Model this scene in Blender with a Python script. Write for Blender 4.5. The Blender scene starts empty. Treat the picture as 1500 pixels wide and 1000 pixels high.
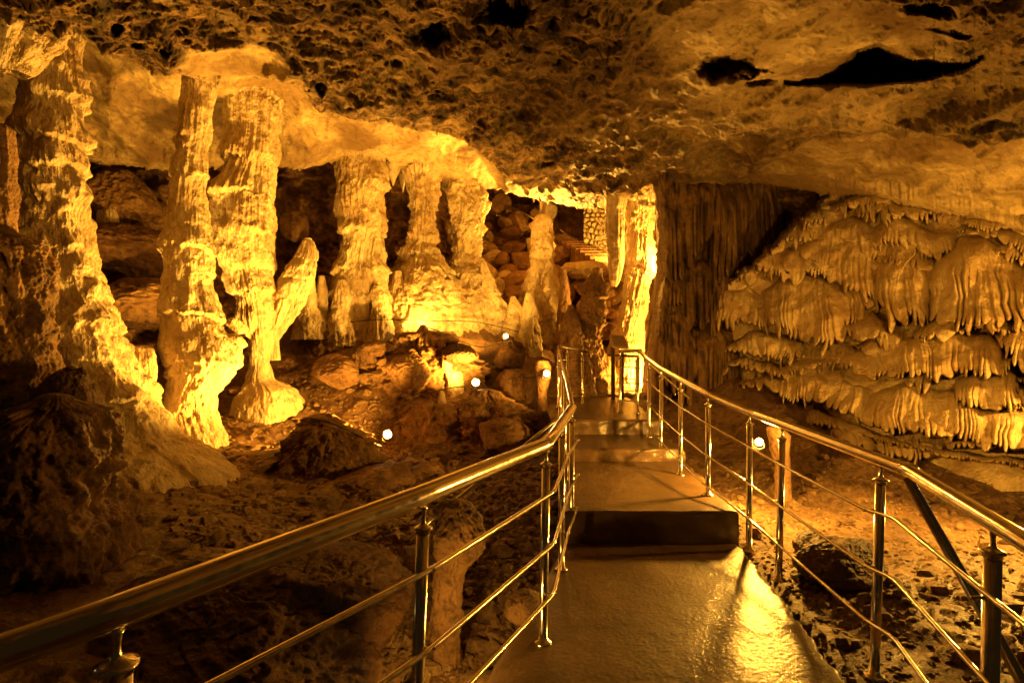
import bpy, math, random
import numpy as np
from mathutils import Vector

C = bpy.context.scene.collection
F32 = np.float32
RNG = np.random.RandomState(7)
CAMZ = 1.5
FPX = 800.0

# ------------------------------------------------------------------ noise
_perm = np.random.RandomState(3).permutation(256).astype(np.int32)
_perm = np.concatenate([_perm, _perm, _perm])
_g = np.random.RandomState(5).normal(size=(256, 3)); _g /= np.linalg.norm(_g, axis=1)[:, None]
_g = _g.astype(F32)

def gnoise(x, y, z):
    x, y, z = np.broadcast_arrays(np.asarray(x, F32), np.asarray(y, F32), np.asarray(z, F32))
    xi = np.floor(x).astype(np.int32); yi = np.floor(y).astype(np.int32); zi = np.floor(z).astype(np.int32)
    xf = x - xi; yf = y - yi; zf = z - zi
    xi &= 255; yi &= 255; zi &= 255
    u = xf*xf*xf*(xf*(xf*6-15)+10); v = yf*yf*yf*(yf*(yf*6-15)+10); w = zf*zf*zf*(zf*(zf*6-15)+10)
    def gr(a, b, c, dx, dy, dz):
        h = _perm[_perm[_perm[(a & 255)] + (b & 255)] + (c & 255)]
        g = _g[h]
        return g[..., 0]*dx + g[..., 1]*dy + g[..., 2]*dz
    def lerp(t, a, b): return a + t*(b-a)
    r = lerp(w,
        lerp(v, lerp(u, gr(xi, yi, zi, xf, yf, zf), gr(xi+1, yi, zi, xf-1, yf, zf)),
                lerp(u, gr(xi, yi+1, zi, xf, yf-1, zf), gr(xi+1, yi+1, zi, xf-1, yf-1, zf))),
        lerp(v, lerp(u, gr(xi, yi, zi+1, xf, yf, zf-1), gr(xi+1, yi, zi+1, xf-1, yf, zf-1)),
                lerp(u, gr(xi, yi+1, zi+1, xf, yf-1, zf-1), gr(xi+1, yi+1, zi+1, xf-1, yf-1, zf-1))))
    return (r*1.5).astype(F32)

def fbm(x, y, z, octs=4, gain=0.5, ridged=False):
    s = 0; a = 1.0; f = 1.0; t = 0
    for k in range(octs):
        n = gnoise(x*f + 17.3*k, y*f + 9.1*k, z*f + 4.7*k)
        if ridged: n = 1 - 2*np.abs(n)
        s = s + a*n; t += a; a *= gain; f *= 2.03
    return s/t

def sstep(a, b, x):
    t = np.clip((x-a)/(b-a), 0, 1); return t*t*(3-2*t)

def tps(ctrl, sc=(1, 1)):
    c = np.array(ctrl, float); P = c[:, :2]*np.array(sc); v = c[:, 2]
    def K(A, B):
        r2 = ((A[:, None, :]-B[None, :, :])**2).sum(-1)
        return 0.5*r2*np.log(r2+1e-9)
    n = len(P)
    L = np.zeros((n+3, n+3)); L[:n, :n] = K(P, P) + np.eye(n)*1e-4
    L[:n, n] = 1; L[:n, n+1:] = P; L[n, :n] = 1; L[n+1:, :n] = P.T
    w = np.linalg.solve(L, np.concatenate([v, np.zeros(3)]))
    def f(x, y):
        x, y = np.broadcast_arrays(x, y)
        Q = np.stack([x.ravel()*sc[0], y.ravel()*sc[1]], -1).astype(float)
        out = np.empty(len(Q))
        for i in range(0, len(Q), 40000):
            q = Q[i:i+40000]
            out[i:i+40000] = K(q, P) @ w[:n] + w[n] + q @ w[n+1:]
        return out.reshape(x.shape)
    return f

# ------------------------------------------------------------------ helpers
def at(px, py, d):
    """point whose picture position in the survey is (px,py) at distance d along the look direction"""
    return np.array([(px-750)*d/FPX, d, CAMZ+(500-py)*d/FPX])

def mesh_from(name, V, Fq, mat, smooth=True, attrs=None, origin=None):
    V = np.asarray(V, F32).reshape(-1, 3)
    Fq = np.asarray(Fq, np.int32)
    me = bpy.data.meshes.new(name)
    if origin is not None: V = V - np.asarray(origin, F32)
    k = Fq.shape[1]
    me.vertices.add(len(V)); me.vertices.foreach_set('co', V.ravel())
    me.loops.add(Fq.size); me.loops.foreach_set('vertex_index', Fq.ravel())
    me.polygons.add(len(Fq)); me.polygons.foreach_set('loop_start', np.arange(0, Fq.size, k, dtype=np.int32))
    me.update(calc_edges=True)
    me.polygons.foreach_set('use_smooth', np.full(len(Fq), smooth, bool))
    if attrs:
        for nme, arr in attrs.items():
            a = me.attributes.new(nme, 'FLOAT', 'POINT'); a.data.foreach_set('value', np.asarray(arr, F32).ravel())
    if mat: me.materials.append(mat)
    return me

def link(name, me, parent=None, origin=None):
    o = bpy.data.objects.new(name, me); C.objects.link(o)
    if origin is not None: o.location = [float(c) for c in origin]
    if parent is not None: o.parent = parent
    return o

def tag(o, label=None, cat=None, group=None, kind=None):
    if label: o['label'] = label
    if cat: o['category'] = cat
    if group: o['group'] = group
    if kind: o['kind'] = kind
    return o

def empty(name, loc, label, cat, group=None):
    o = bpy.data.objects.new(name, None); C.objects.link(o); o.location = [float(c) for c in loc]
    o.empty_display_size = 0.1
    return tag(o, label, cat, group)

def quads(m, n, wrap=False):
    j = np.arange(n if wrap else n-1)
    i = np.arange(m-1)
    I, J = np.meshgrid(i, j, indexing='ij')
    J2 = (J+1) % n
    return np.stack([I*n+J, I*n+J2, (I+1)*n+J2, (I+1)*n+J], -1).reshape(-1, 4)

# ------------------------------------------------------------------ materials
def nt(name):
    m = bpy.data.materials.new(name); m.use_nodes = True
    t = m.node_tree; b = t.nodes['Principled BSDF']
    return m, t, b

def N(t, typ, **kw):
    n = t.nodes.new(typ)
    for k, v in kw.items():
        if k.startswith('i_'):
            n.inputs[k[2:].replace('_', ' ')].default_value = v
        else: setattr(n, k, v)
    return n

def ramp(t, fac, stops):
    r = N(t, 'ShaderNodeValToRGB')
    cr = r.color_ramp
    while len(cr.elements) < len(stops): cr.elements.new(0.5)
    for e, (p, c) in zip(cr.elements, stops):
        e.position = p; e.color = (*c, 1) if len(c) == 3 else c
    t.links.new(fac, r.inputs[0]); return r

def mixc(t, fac, a, b, mode='MIX'):
    m = N(t, 'ShaderNodeMix', data_type='RGBA', blend_type=mode)
    if isinstance(fac, float): m.inputs[0].default_value = fac
    else: t.links.new(fac, m.inputs[0])
    for s, v in ((6, a), (7, b)):
        if isinstance(v, tuple): m.inputs[s].default_value = (*v, 1)
        else: t.links.new(v, m.inputs[s])
    return m.outputs[2]

def math_(t, op, a, b=None):
    m = N(t, 'ShaderNodeMath', operation=op)
    for s, v in ((0, a), (1, b)):
        if v is None: continue
        if isinstance(v, (int, float)): m.inputs[s].default_value = v
        else: t.links.new(v, m.inputs[s])
    return m.outputs[0]

def geo_pos(t):
    return N(t, 'ShaderNodeNewGeometry').outputs['Position']

def rock(name, light, dark, stain, rough=0.62, bump=1.0, streak=0.5, spots=0.4, scale=1.0, spec=0.4, attr=False, drip=0.0):
    m, t, b = nt(name); L = t.links.new
    tc = geo_pos(t)
    mp = N(t, 'ShaderNodeMapping'); mp.inputs['Scale'].default_value = (scale,)*3; L(tc, mp.inputs[0])
    ms = N(t, 'ShaderNodeMapping'); ms.inputs['Scale'].default_value = (scale*7, scale*7, scale*0.9); L(tc, ms.inputs[0])
    n1 = N(t, 'ShaderNodeTexNoise', i_Scale=1.7, i_Detail=7.0, i_Roughness=0.58); L(mp.outputs[0], n1.inputs['Vector'])
    n2 = N(t, 'ShaderNodeTexNoise', i_Scale=1.0, i_Detail=5.0, i_Roughness=0.6); L(ms.outputs[0], n2.inputs['Vector'])
    n3 = N(t, 'ShaderNodeTexNoise', i_Scale=11.0, i_Detail=8.0, i_Roughness=0.7); L(mp.outputs[0], n3.inputs['Vector'])
    v1 = N(t, 'ShaderNodeTexVoronoi', i_Scale=9.0); L(mp.outputs[0], v1.inputs['Vector'])
    base = ramp(t, n1.outputs[0], [(0.32, dark), (0.47, tuple(0.5*(a+c) for a, c in zip(light, dark))), (0.58, light)]).outputs[0]
    st = ramp(t, n2.outputs[0], [(0.42, (0, 0, 0)), (0.62, (streak,)*3)]).outputs[0]
    col = mixc(t, st, base, stain)
    sp = ramp(t, n3.outputs[0], [(0.40, (spots,)*3), (0.50, (0, 0, 0))]).outputs[0]
    col = mixc(t, sp, col, tuple(0.45*c for c in stain))
    n4 = N(t, 'ShaderNodeTexNoise', i_Scale=42.0, i_Detail=6.0, i_Roughness=0.7); L(mp.outputs[0], n4.inputs['Vector'])
    hsum = math_(t, 'ADD', math_(t, 'MULTIPLY', n3.outputs[0], 0.050*bump), math_(t, 'MULTIPLY', n4.outputs[0], 0.014*bump))
    hsum = math_(t, 'ADD', hsum, math_(t, 'MULTIPLY', v1.outputs['Distance'], 0.012*bump))
    if drip:
        hsum = math_(t, 'ADD', hsum, math_(t, 'MULTIPLY', n2.outputs[0], 0.09*drip))
        md = N(t, 'ShaderNodeMapping'); md.inputs['Scale'].default_value = (26, 26, 3.0); L(tc, md.inputs[0])
        n6 = N(t, 'ShaderNodeTexNoise', i_Scale=1.0, i_Detail=4.0, i_Roughness=0.6, i_Distortion=0.5); L(md.outputs[0], n6.inputs['Vector'])
        hsum = math_(t, 'ADD', hsum, math_(t, 'MULTIPLY', n6.outputs[0], 0.045*drip))
    if attr:
        at_ = N(t, 'ShaderNodeAttribute', attribute_name='rough')
        # knobbly corroded crust where the attribute is high
        w = N(t, 'ShaderNodeTexNoise', i_Scale=3.6, i_Detail=11.0, i_Roughness=0.72, i_Distortion=0.6); L(mp.outputs[0], w.inputs['Vector'])
        nb = N(t, 'ShaderNodeTexNoise', i_Scale=0.55, i_Detail=6.0, i_Roughness=0.6, i_Distortion=0.8); L(mp.outputs[0], nb.inputs['Vector'])
        pt = ramp(t, nb.outputs[0], [(0.44, (0.75,)*3), (0.56, (0, 0, 0))]).outputs[0]
        col = mixc(t, pt, col, (0.13, 0.068, 0.026))
        crust = ramp(t, w.outputs[0], [(0.42, (0.022, 0.011, 0.004)), (0.51, (0.10, 0.053, 0.021)), (0.63, (0.40, 0.26, 0.12))]).outputs[0]
        big = ramp(t, n1.outputs[0], [(0.36, (0.45,)*3), (0.52, (1, 1, 1))]).outputs[0]
        fac = math_(t, 'MULTIPLY', at_.outputs['Fac'], big)
        col = mixc(t, fac, col, crust)
        hsum = math_(t, 'ADD', hsum, math_(t, 'MULTIPLY', math_(t, 'MULTIPLY', w.outputs[0], 0.16), fac))
    bp = N(t, 'ShaderNodeBump', i_Strength=0.9, i_Distance=1.0); L(hsum, bp.inputs['Height'])
    L(bp.outputs[0], b.inputs['Normal']); L(col, b.inputs['Base Color'])
    rr = ramp(t, n3.outputs[0], [(0.3, (rough-0.15,)*3), (0.7, (min(1, rough+0.2),)*3)]).outputs[0]
    L(rr, b.inputs['Roughness']); b.inputs['Specular IOR Level'].default_value = spec
    return m

M_CALC = rock('calcite', (0.72, 0.62, 0.42), (0.54, 0.42, 0.25), (0.36, 0.20, 0.08), streak=0.42, spots=0.3, bump=1.0, drip=1.0)
M_FLOW = rock('flowstone', (0.66, 0.54, 0.32), (0.48, 0.35, 0.18), (0.30, 0.16, 0.06), streak=0.45, spots=0.15, drip=0.5, bump=0.5, rough=0.5, spec=0.5)
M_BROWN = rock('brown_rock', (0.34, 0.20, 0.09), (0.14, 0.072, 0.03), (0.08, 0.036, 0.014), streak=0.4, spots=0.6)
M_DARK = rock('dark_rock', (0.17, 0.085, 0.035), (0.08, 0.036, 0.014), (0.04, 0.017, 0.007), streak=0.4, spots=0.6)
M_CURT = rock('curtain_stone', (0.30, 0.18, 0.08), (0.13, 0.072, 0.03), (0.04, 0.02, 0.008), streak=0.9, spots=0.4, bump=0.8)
M_CEIL = rock('ceiling_rock', (0.64, 0.51, 0.28), (0.36, 0.26, 0.12), (0.20, 0.10, 0.04), streak=0.0, spots=0.45, attr=True)
M_GROUND = rock('clay_ground', (0.26, 0.15, 0.068), (0.12, 0.062, 0.026), (0.07, 0.034, 0.013), streak=0.0, spots=0.7, bump=1.3, scale=1.6, spec=0.5, rough=0.5)
M_GRAVEL = rock('gravel_stone', (0.34, 0.22, 0.11), (0.12, 0.07, 0.035), (0.08, 0.04, 0.02), streak=0, spots=0.4, scale=3)

def concrete():
    m, t, b = nt('wet_concrete'); L = t.links.new; tc = geo_pos(t)
    n1 = N(t, 'ShaderNodeTexNoise', i_Scale=2.2, i_Detail=7.0, i_Roughness=0.6); L(tc, n1.inputs['Vector'])
    n2 = N(t, 'ShaderNodeTexNoise', i_Scale=55.0, i_Detail=5.0, i_Roughness=0.75); L(tc, n2.inputs['Vector'])
    n3 = N(t, 'ShaderNodeTexNoise', i_Scale=22.0, i_Detail=6.0, i_Roughness=0.7); L(tc, n3.inputs['Vector'])
    col = ramp(t, n1.outputs[0], [(0.3, (0.05, 0.027, 0.010)), (0.52, (0.10, 0.056, 0.022)), (0.7, (0.15, 0.088, 0.036))]).outputs[0]
    dk = ramp(t, n3.outputs[0], [(0.38, (0.6,)*3), (0.5, (0, 0, 0))]).outputs[0]
    col = mixc(t, dk, col, (0.07, 0.042, 0.02))
    L(col, b.inputs['Base Color'])
    h = math_(t, 'ADD', math_(t, 'MULTIPLY', n2.outputs[0], 0.0012), math_(t, 'MULTIPLY', n3.outputs[0], 0.003))
    bp = N(t, 'ShaderNodeBump', i_Strength=1.0, i_Distance=1.0); L(h, bp.inputs['Height']); L(bp.outputs[0], b.inputs['Normal'])
    rr = ramp(t, n1.outputs[0], [(0.35, (0.5,)*3), (0.65, (0.7,)*3)]).outputs[0]
    L(rr, b.inputs['Roughness']); b.inputs['Specular IOR Level'].default_value = 0.3
    b.inputs['Coat Weight'].default_value = 0.5; b.inputs['Coat Roughness'].default_value = 0.2; L(bp.outputs[0], b.inputs['Coat Normal'])
    return m
M_CONC = concrete()

def steel(name='polished_steel', r=0.17):
    m, t, b = nt(name); L = t.links.new
    b.inputs['Metallic'].default_value = 1; b.inputs['Base Color'].default_value = (0.84, 0.78, 0.66, 1)
    tc = geo_pos(t)
    n = N(t, 'ShaderNodeTexNoise', i_Scale=30.0, i_Detail=5.0); L(tc, n.inputs['Vector'])
    rr = ramp(t, n.outputs[0], [(0.35, (r-0.04,)*3), (0.7, (r+0.10,)*3)]).outputs[0]; L(rr, b.inputs['Roughness'])
    return m
M_STEEL = steel()

def plain(name, col, rough=0.5, metal=0.0):
    m, t, b = nt(name); L = t.links.new
    n = N(t, 'ShaderNodeTexNoise', i_Scale=25.0, i_Detail=5.0); L(geo_pos(t), n.inputs['Vector'])
    c = ramp(t, n.outputs[0], [(0.3, tuple(0.7*x for x in col)), (0.7, col)]).outputs[0]
    L(c, b.inputs['Base Color']); b.inputs['Roughness'].default_value = rough; b.inputs['Metallic'].default_value = metal
    return m
M_CABLE = plain('cable_rubber', (0.02, 0.014, 0.01), 0.45)
M_HOUS = plain('lamp_housing', (0.06, 0.045, 0.03), 0.4, 0.6)
M_BOARD = plain('sign_board', (0.36, 0.24, 0.12), 0.5)
M_INK = plain('sign_ink', (0.05, 0.03, 0.015), 0.6)
LCOL = (1.0, 0.455, 0.05)
def glow():
    m, t, b = nt('lamp_glass')
    b.inputs['Base Color'].default_value = (0.9, 0.7, 0.3, 1)
    b.inputs['Emission Color'].default_value = (1.0, 0.66, 0.22, 1); b.inputs['Emission Strength'].default_value = 60
    return m
M_GLOW = glow()

# ------------------------------------------------------------------ generic shapes
def tube_mesh(paths, radius, seg=14, name='tube', mat=None, origin=None, closed_caps=True):
    """one continuous swept tube per path, corners mitred"""
    VV = []; FF = []; off = 0
    for pts in paths:
        P = [Vector([float(c) for c in p]) for p in pts]
        n = len(P); rad = radius if hasattr(radius, '__len__') else [radius]*n
        tang = []
        for i in range(n):
            a = P[max(i-1, 0)]; c = P[min(i+1, n-1)]
            if 0 < i < n-1: tv = ((P[i]-P[i-1]).normalized() + (P[i+1]-P[i]).normalized())
            else: tv = c-a
            tang.append(tv.normalized())
        up = Vector((0, 0, 1)) if abs(tang[0].z) < 0.9 else Vector((1, 0, 0))
        u = tang[0].cross(up).normalized()
        for i in range(n):
            u = (u - tang[i]*u.dot(tang[i])).normalized(); v = tang[i].cross(u)
            s = 1.0
            for k in range(seg):
                a = 2*math.pi*k/seg
                VV.append(P[i] + (u*math.cos(a)+v*math.sin(a))*rad[i]*s)
        for i in range(n-1):
            for k in range(seg):
                FF.append((off+i*seg+k, off+i*seg+(k+1) % seg, off+(i+1)*seg+(k+1) % seg, off+(i+1)*seg+k))
        # caps: centre vertices as degenerate-free fans of quads
        for end, sgn in ((0, 1), (n-1, -1)):
            VV.append(P[end]); c = len(VV)-1
            # caps added after ring verts; store as tris written as quads pairs
            for k in range(0, seg, 2):
                r0 = off+end*seg
                FF.append((c, r0+k, r0+(k+1) % seg, r0+(k+2) % seg))
        off = len(VV)
    me = mesh_from(name, np.array([[*v] for v in VV]), np.array(FF), mat, True, None, origin)
    return me

def lathe(name, prof, seg, mat, origin=(0, 0, 0), tilt=None):
    """prof: list of (r, z)"""
    pr = np.array(prof, float); th = np.linspace(0, 2*np.pi, seg, endpoint=False)
    V = np.stack([pr[:, 0:1]*np.cos(th)[None], pr[:, 0:1]*np.sin(th)[None], np.repeat(pr[:, 1:2], seg, 1)], -1)
    V = V.reshape(-1, 3)
    if tilt is not None: V = V @ np.array(tilt.to_3x3()).T
    me = mesh_from(name, V, quads(len(pr), seg, True), mat, True)
    return me

def boulder(name, label, cat, px, py, d, size, seed, mat, group=None, res=70, amp=0.11, facets=11, parent=None, rotz=None, world=None):
    """angular boulder: a convex cut block roughened by noise; (px,py,d) is its centre"""
    r = np.random.RandomState(seed)
    c = at(px, py, d) if world is None else np.array(world, float)
    sx, sy, sz = size
    m = res; n = res*2
    ph = np.linspace(0.0005, np.pi-0.0005, m); th = np.linspace(0, 2*np.pi, n, endpoint=False)
    PH, TH = np.meshgrid(ph, th, indexing='ij')
    D = np.stack([np.sin(PH)*np.cos(TH), np.sin(PH)*np.sin(TH), np.cos(PH)], -1)
    nn = r.normal(size=(facets, 3)); nn /= np.linalg.norm(nn, axis=1)[:, None]
    h = r.uniform(0.72, 1.05, facets)
    dots = np.tensordot(D, nn, axes=(2, 1))
    rr = np.where(dots > 0.05, h/np.maximum(dots, 0.05), 9)
    rr = -np.log(np.exp(-32*rr).sum(-1) + np.exp(-32*1.15))/32
    o = r.uniform(0, 50, 3)
    fq = 1.0/max(size)
    rr = rr + amp*fbm(D[..., 0]*1.7+o[0], D[..., 1]*1.7+o[1], D[..., 2]*1.7+o[2], 4) \
            + amp*0.9*fbm(D[..., 0]*4+o[1], D[..., 1]*4+o[2], D[..., 2]*4+o[0], 5, 0.62, True) - amp*0.3*sstep(0.05, 0.0, np.abs(gnoise(D[..., 0]*2.3+o[2], D[..., 1]*2.3, D[..., 2]*2.3+o[0])))
    V = D*rr[..., None]*np.array([sx, sy, sz])
    a = r.uniform(0, 6.28) if rotz is None else rotz
    ca, sa = math.cos(a), math.sin(a)
    V = np.stack([V[..., 0]*ca-V[..., 1]*sa, V[..., 0]*sa+V[..., 1]*ca, V[..., 2]], -1)
    base = np.array([0, 0, V[..., 2].min()])
    me = mesh_from(name, (V-base).reshape(-1, 3), quads(m, n, True), mat)
    o = link(name, me, parent, c+base)
    if parent is None: tag(o, label, cat, group)
    return o

def tier_disp(u, z, seed, bounds, amp, finger, fl_freq, sharp=0.06):
    """stepped flowstone: sawtooth swelling above each lip, drip fringe along the lips.
    u horizontal coordinate (m, wraps by noise lookups given as tuple of 2 arrays), z height"""
    ux, uy = u
    n1 = fbm(ux*1.3+seed, uy*1.3, z*0+seed*0.7, 3)
    fr = np.abs(gnoise(ux*fl_freq*1.6+seed*3.1, uy*fl_freq*1.6, 0.0*z+seed))
    out = np.zeros_like(z); prof = np.zeros_like(z)
    bs = sorted(bounds)
    B = [b + 0.35*n1*(0.5+0.5*math.sin(b*9+seed)) - finger*fr*(0.6+0.4*math.sin(b*5)) for b in bs]
    idx = np.zeros(z.shape, np.int32)
    for b in B: idx += (z > b)
    lo = np.full(z.shape, -1e3, F32); hi = np.full(z.shape, 1e3, F32)
    for k, b in enumerate(B):
        lo = np.where(z > b, np.maximum(lo, b), lo)
        hi = np.where(z <= b, np.minimum(hi, b), hi)
    H = np.clip(hi-lo, 0.05, 0.5)
    loc = np.clip(0.45+1.5*gnoise(ux*1.6+idx*3.3+seed, uy*1.6, z*0.4), 0.0, 1.25)
    t = np.clip((z-lo)/H, 0, 1)
    valid = lo > -900
    s = (1-t)**0.9*sstep(0, sharp, z-lo)*loc
    out = np.where(valid, s*amp*0.75, 0)
    fl = fbm(ux*fl_freq+idx*7.7+seed, uy*fl_freq, z*0.55, 3, 0.55, True)
    return out, fl, idx

def column(name, label, rows, d, seed, mat, tiers=(), tamp=0.10, finger=0.12, flute=0.06, lump=0.10, ffreq=7.0,
           cat='cave column', parent=None, yscale=0.95, nth=300, group=None, cap=True, dlean=0.0, rmul=1.0, fine=0.45, ext=0.3, dome=0.4):
    """dripstone column from its measured outline rows (py, left px, right px) at distance d"""
    R = np.array(rows, float)
    if ext:
        e = ext*FPX/d; l, r_ = R[-1, 1], R[-1, 2]; R = np.concatenate([R, [[R[-1, 0]+e, l-0.04*(r_-l), r_+0.04*(r_-l)]]])
    y0, y1 = R[0, 0], R[-1, 0]
    m = max(24, int((y1-y0)*1.15))
    py = np.linspace(y0, y1, m)
    def smooth_interp(col):
        v = np.interp(py, R[:, 0], col); k = max(3, int(m*0.02)) | 1
        vp = np.pad(v, k//2, mode='edge'); return np.convolve(vp, np.ones(k)/k, 'valid')
    xl = smooth_interp(R[:, 1]); xr = smooth_interp(R[:, 2])
    cx = ((xl+xr)/2-750)*d/FPX; rad = (xr-xl)/2*d/FPX*rmul
    z = CAMZ+(500-py)*d/FPX
    if dome:
        kk = max(8, m//14); aa = np.linspace(np.pi/2*0.93, 0, kk, endpoint=False)
        r0 = rad[0]; z = np.concatenate([z[0]+dome*r0*np.sin(aa), z]); rad = np.concatenate([r0*np.cos(aa), rad]); cx = np.concatenate([np.full(kk, cx[0]), cx]); m = m+kk
    dd = d + dlean*np.linspace(0, 1, m)
    th = np.linspace(0, 2*np.pi, nth, endpoint=False)
    Z = np.repeat(z[:, None], nth, 1).astype(F32); TH = np.repeat(th[None], m, 0).astype(F32)
    RR = rad[:, None]
    mr = float(np.median(rad))
    ux = np.cos(TH)*mr; uy = np.sin(TH)*mr
    disp = np.zeros_like(Z)
    bounds = [CAMZ+(500-p)*d/FPX for p in tiers]
    if bounds:
        td, fl, idx = tier_disp((ux, uy), Z, seed, bounds, tamp, finger, ffreq)
        disp += td
    else:
        fl = fbm(ux*ffreq+seed, uy*ffreq, Z*0.5, 3, 0.55, True)
    disp += flute*fl*np.clip(0.55+0.9*gnoise(ux*2+seed*2, uy*2, Z*1.4), 0.1, 1.4)
    X3 = cx[:, None]+np.cos(TH)*RR; Y3 = dd[:, None]+np.sin(TH)*RR
    disp += lump*fbm(X3*1.9+seed, Y3*1.9, Z*1.5, 3)
    disp += lump*fine*fbm(X3*8+seed, Y3*8, Z*6, 4, 0.62)
    kn = fbm(X3*5+seed, Y3*5, Z*4, 2); disp += lump*0.5*np.maximum(kn, 0)**1.5*2
    k0 = len(z)-len(py); dm = disp[k0:]; k1 = max(9, len(dm)//9) | 1
    mu = np.pad(dm.mean(1)+0.75*dm.std(1), k1//2, mode='edge'); mu = np.convolve(mu, np.ones(k1)/k1, 'valid'); mu = np.concatenate([np.full(k0, mu[0]), mu])
    rr = np.maximum(RR + (disp-mu[:, None])*np.clip(RR/0.25, 0.2, 1.15), RR*0.25+0.004)
    if cap:
        capf = np.clip((np.arange(m))/max(4, m*0.015), 0, 1)[:, None]
    V = np.stack([cx[:, None]+np.cos(TH)*rr, dd[:, None]+np.sin(TH)*rr*yscale, Z], -1)
    V = V.reshape(-1, 3)
    # top cap ring
    org = np.array([cx[-1], dd[-1], z[-1]])
    top = np.array([[cx[0], dd[0], z[0]+0.25*rad[0]]]); n0 = len(V)
    Fq = quads(m, nth, True)
    V = np.concatenate([V, top]); k = np.arange(0, nth, 2)
    capq = np.stack([np.full(len(k), n0), (k+2) % nth, (k+1) % nth, k], -1)
    Fq = np.concatenate([Fq, capq])
    me = mesh_from(name, V, Fq[:, ::-1], mat, True, None, org)
    o = link(name, me, parent, org)
    if parent is None: tag(o, label, cat, group)
    return o

# ------------------------------------------------------------------ ceiling
def interp(pts):
    a = np.array(pts, float); return lambda x: np.interp(x, a[:, 0], a[:, 1])

edgeA = interp([(-700, 120), (0, 100), (110, 30), (160, 75), (240, 98), (300, 118), (350, 112), (420, 112), (460, 150), (520, 172), (600, 180), (680, 195), (722, 228), (760, 300)])
edgeE = interp([(-700, 330), (-100, 200), (60, 215), (130, 232), (240, 246), (330, 240), (430, 244), (490, 236), (560, 228), (600, 258), (650, 264),
                (700, 276), (735, 276), (790, 290), (850, 303), (900, 296), (950, 268), (1100, 266), (1180, 276), (1240, 282), (1300, 293), (1400, 314), (1500, 338), (1800, 420), (2300, 560)])
edgeC = interp([(950, 300), (1050, 278), (1100, 250), (1150, 214), (1200, 196), (1300, 192), (1360, 200), (1420, 208), (1500, 192), (1700, 190), (2300, 200)])
dA = tps([(-700, -300, 2.6), (-700, 200, 4.5), (-300, 0, 4.0), (100, -300, 3.2), (100, 0, 4.6), (100, 80, 5.4), (400, -300, 3.2), (400, 0, 4.8), (400, 110, 6.4), (600, 0, 4.8), (600, 100, 6.2), (600, 175, 7.7),
          (750, -300, 3.1), (750, 0, 4.7), (750, 150, 7.0), (750, 240, 9.5), (900, 0, 4.6), (900, 150, 6.6), (900, 290, 10.4), (1050, 0, 4.3), (1050, 150, 6.0), (1050, 264, 9.0),
          (1250, 0, 4.0), (1250, 150, 5.4), (1250, 282, 7.8), (1500, -300, 2.8), (1500, 0, 3.6), (1500, 180, 4.8), (1500, 335, 6.2), (1900, 0, 3.2), (1900, 300, 4.5), (2300, 560, 4.4), (760, 285, 11.5), (830, 300, 11.6)], (0.01, 0.01))
dB = tps([(-700, 100, 5.5), (-200, 50, 6.0), (-200, 220, 8.2), (120, 40, 6.3), (130, 235, 8.9), (260, 130, 7.3), (330, 240, 9.3), (430, 245, 9.6), (430, 150, 8.0), (560, 225, 10.2), (560, 190, 9), (650, 265, 11.2), (700, 235, 10.4), (720, 276, 11.6),
          (790, 290, 12.2), (860, 300, 11.8)], (0.01, 0.01))

PITS = [(1070, 100, 42, 16, 1.1), (1112, 126, 20, 6, 0.5), (748, 8, 34, 20, 1.4), (640, 52, 22, 16, 0.7), (578, 97, 14, 6, 0.4), (243, 62, 11, 8, 0.4), (172, 34, 9, 7, 0.3), 
        (1365, 14, 34, 13, 0.5), (1390, 50, 30, 6, 0.3), (200, 62, 12, 6, 0.3), (470, 122, 10, 8, 0.3), (800, 235, 14, 6, 0.3)]
hole_t = interp([(1150, 126), (1200, 119), (1233, 100), (1260, 76), (1287, 67), (1313, 85), (1340, 91), (1393, 87), (1440, 82)])
hole_b = interp([(1150, 127), (1196, 129), (1276, 127), (1340, 116), (1420, 98), (1440, 86)])

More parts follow.
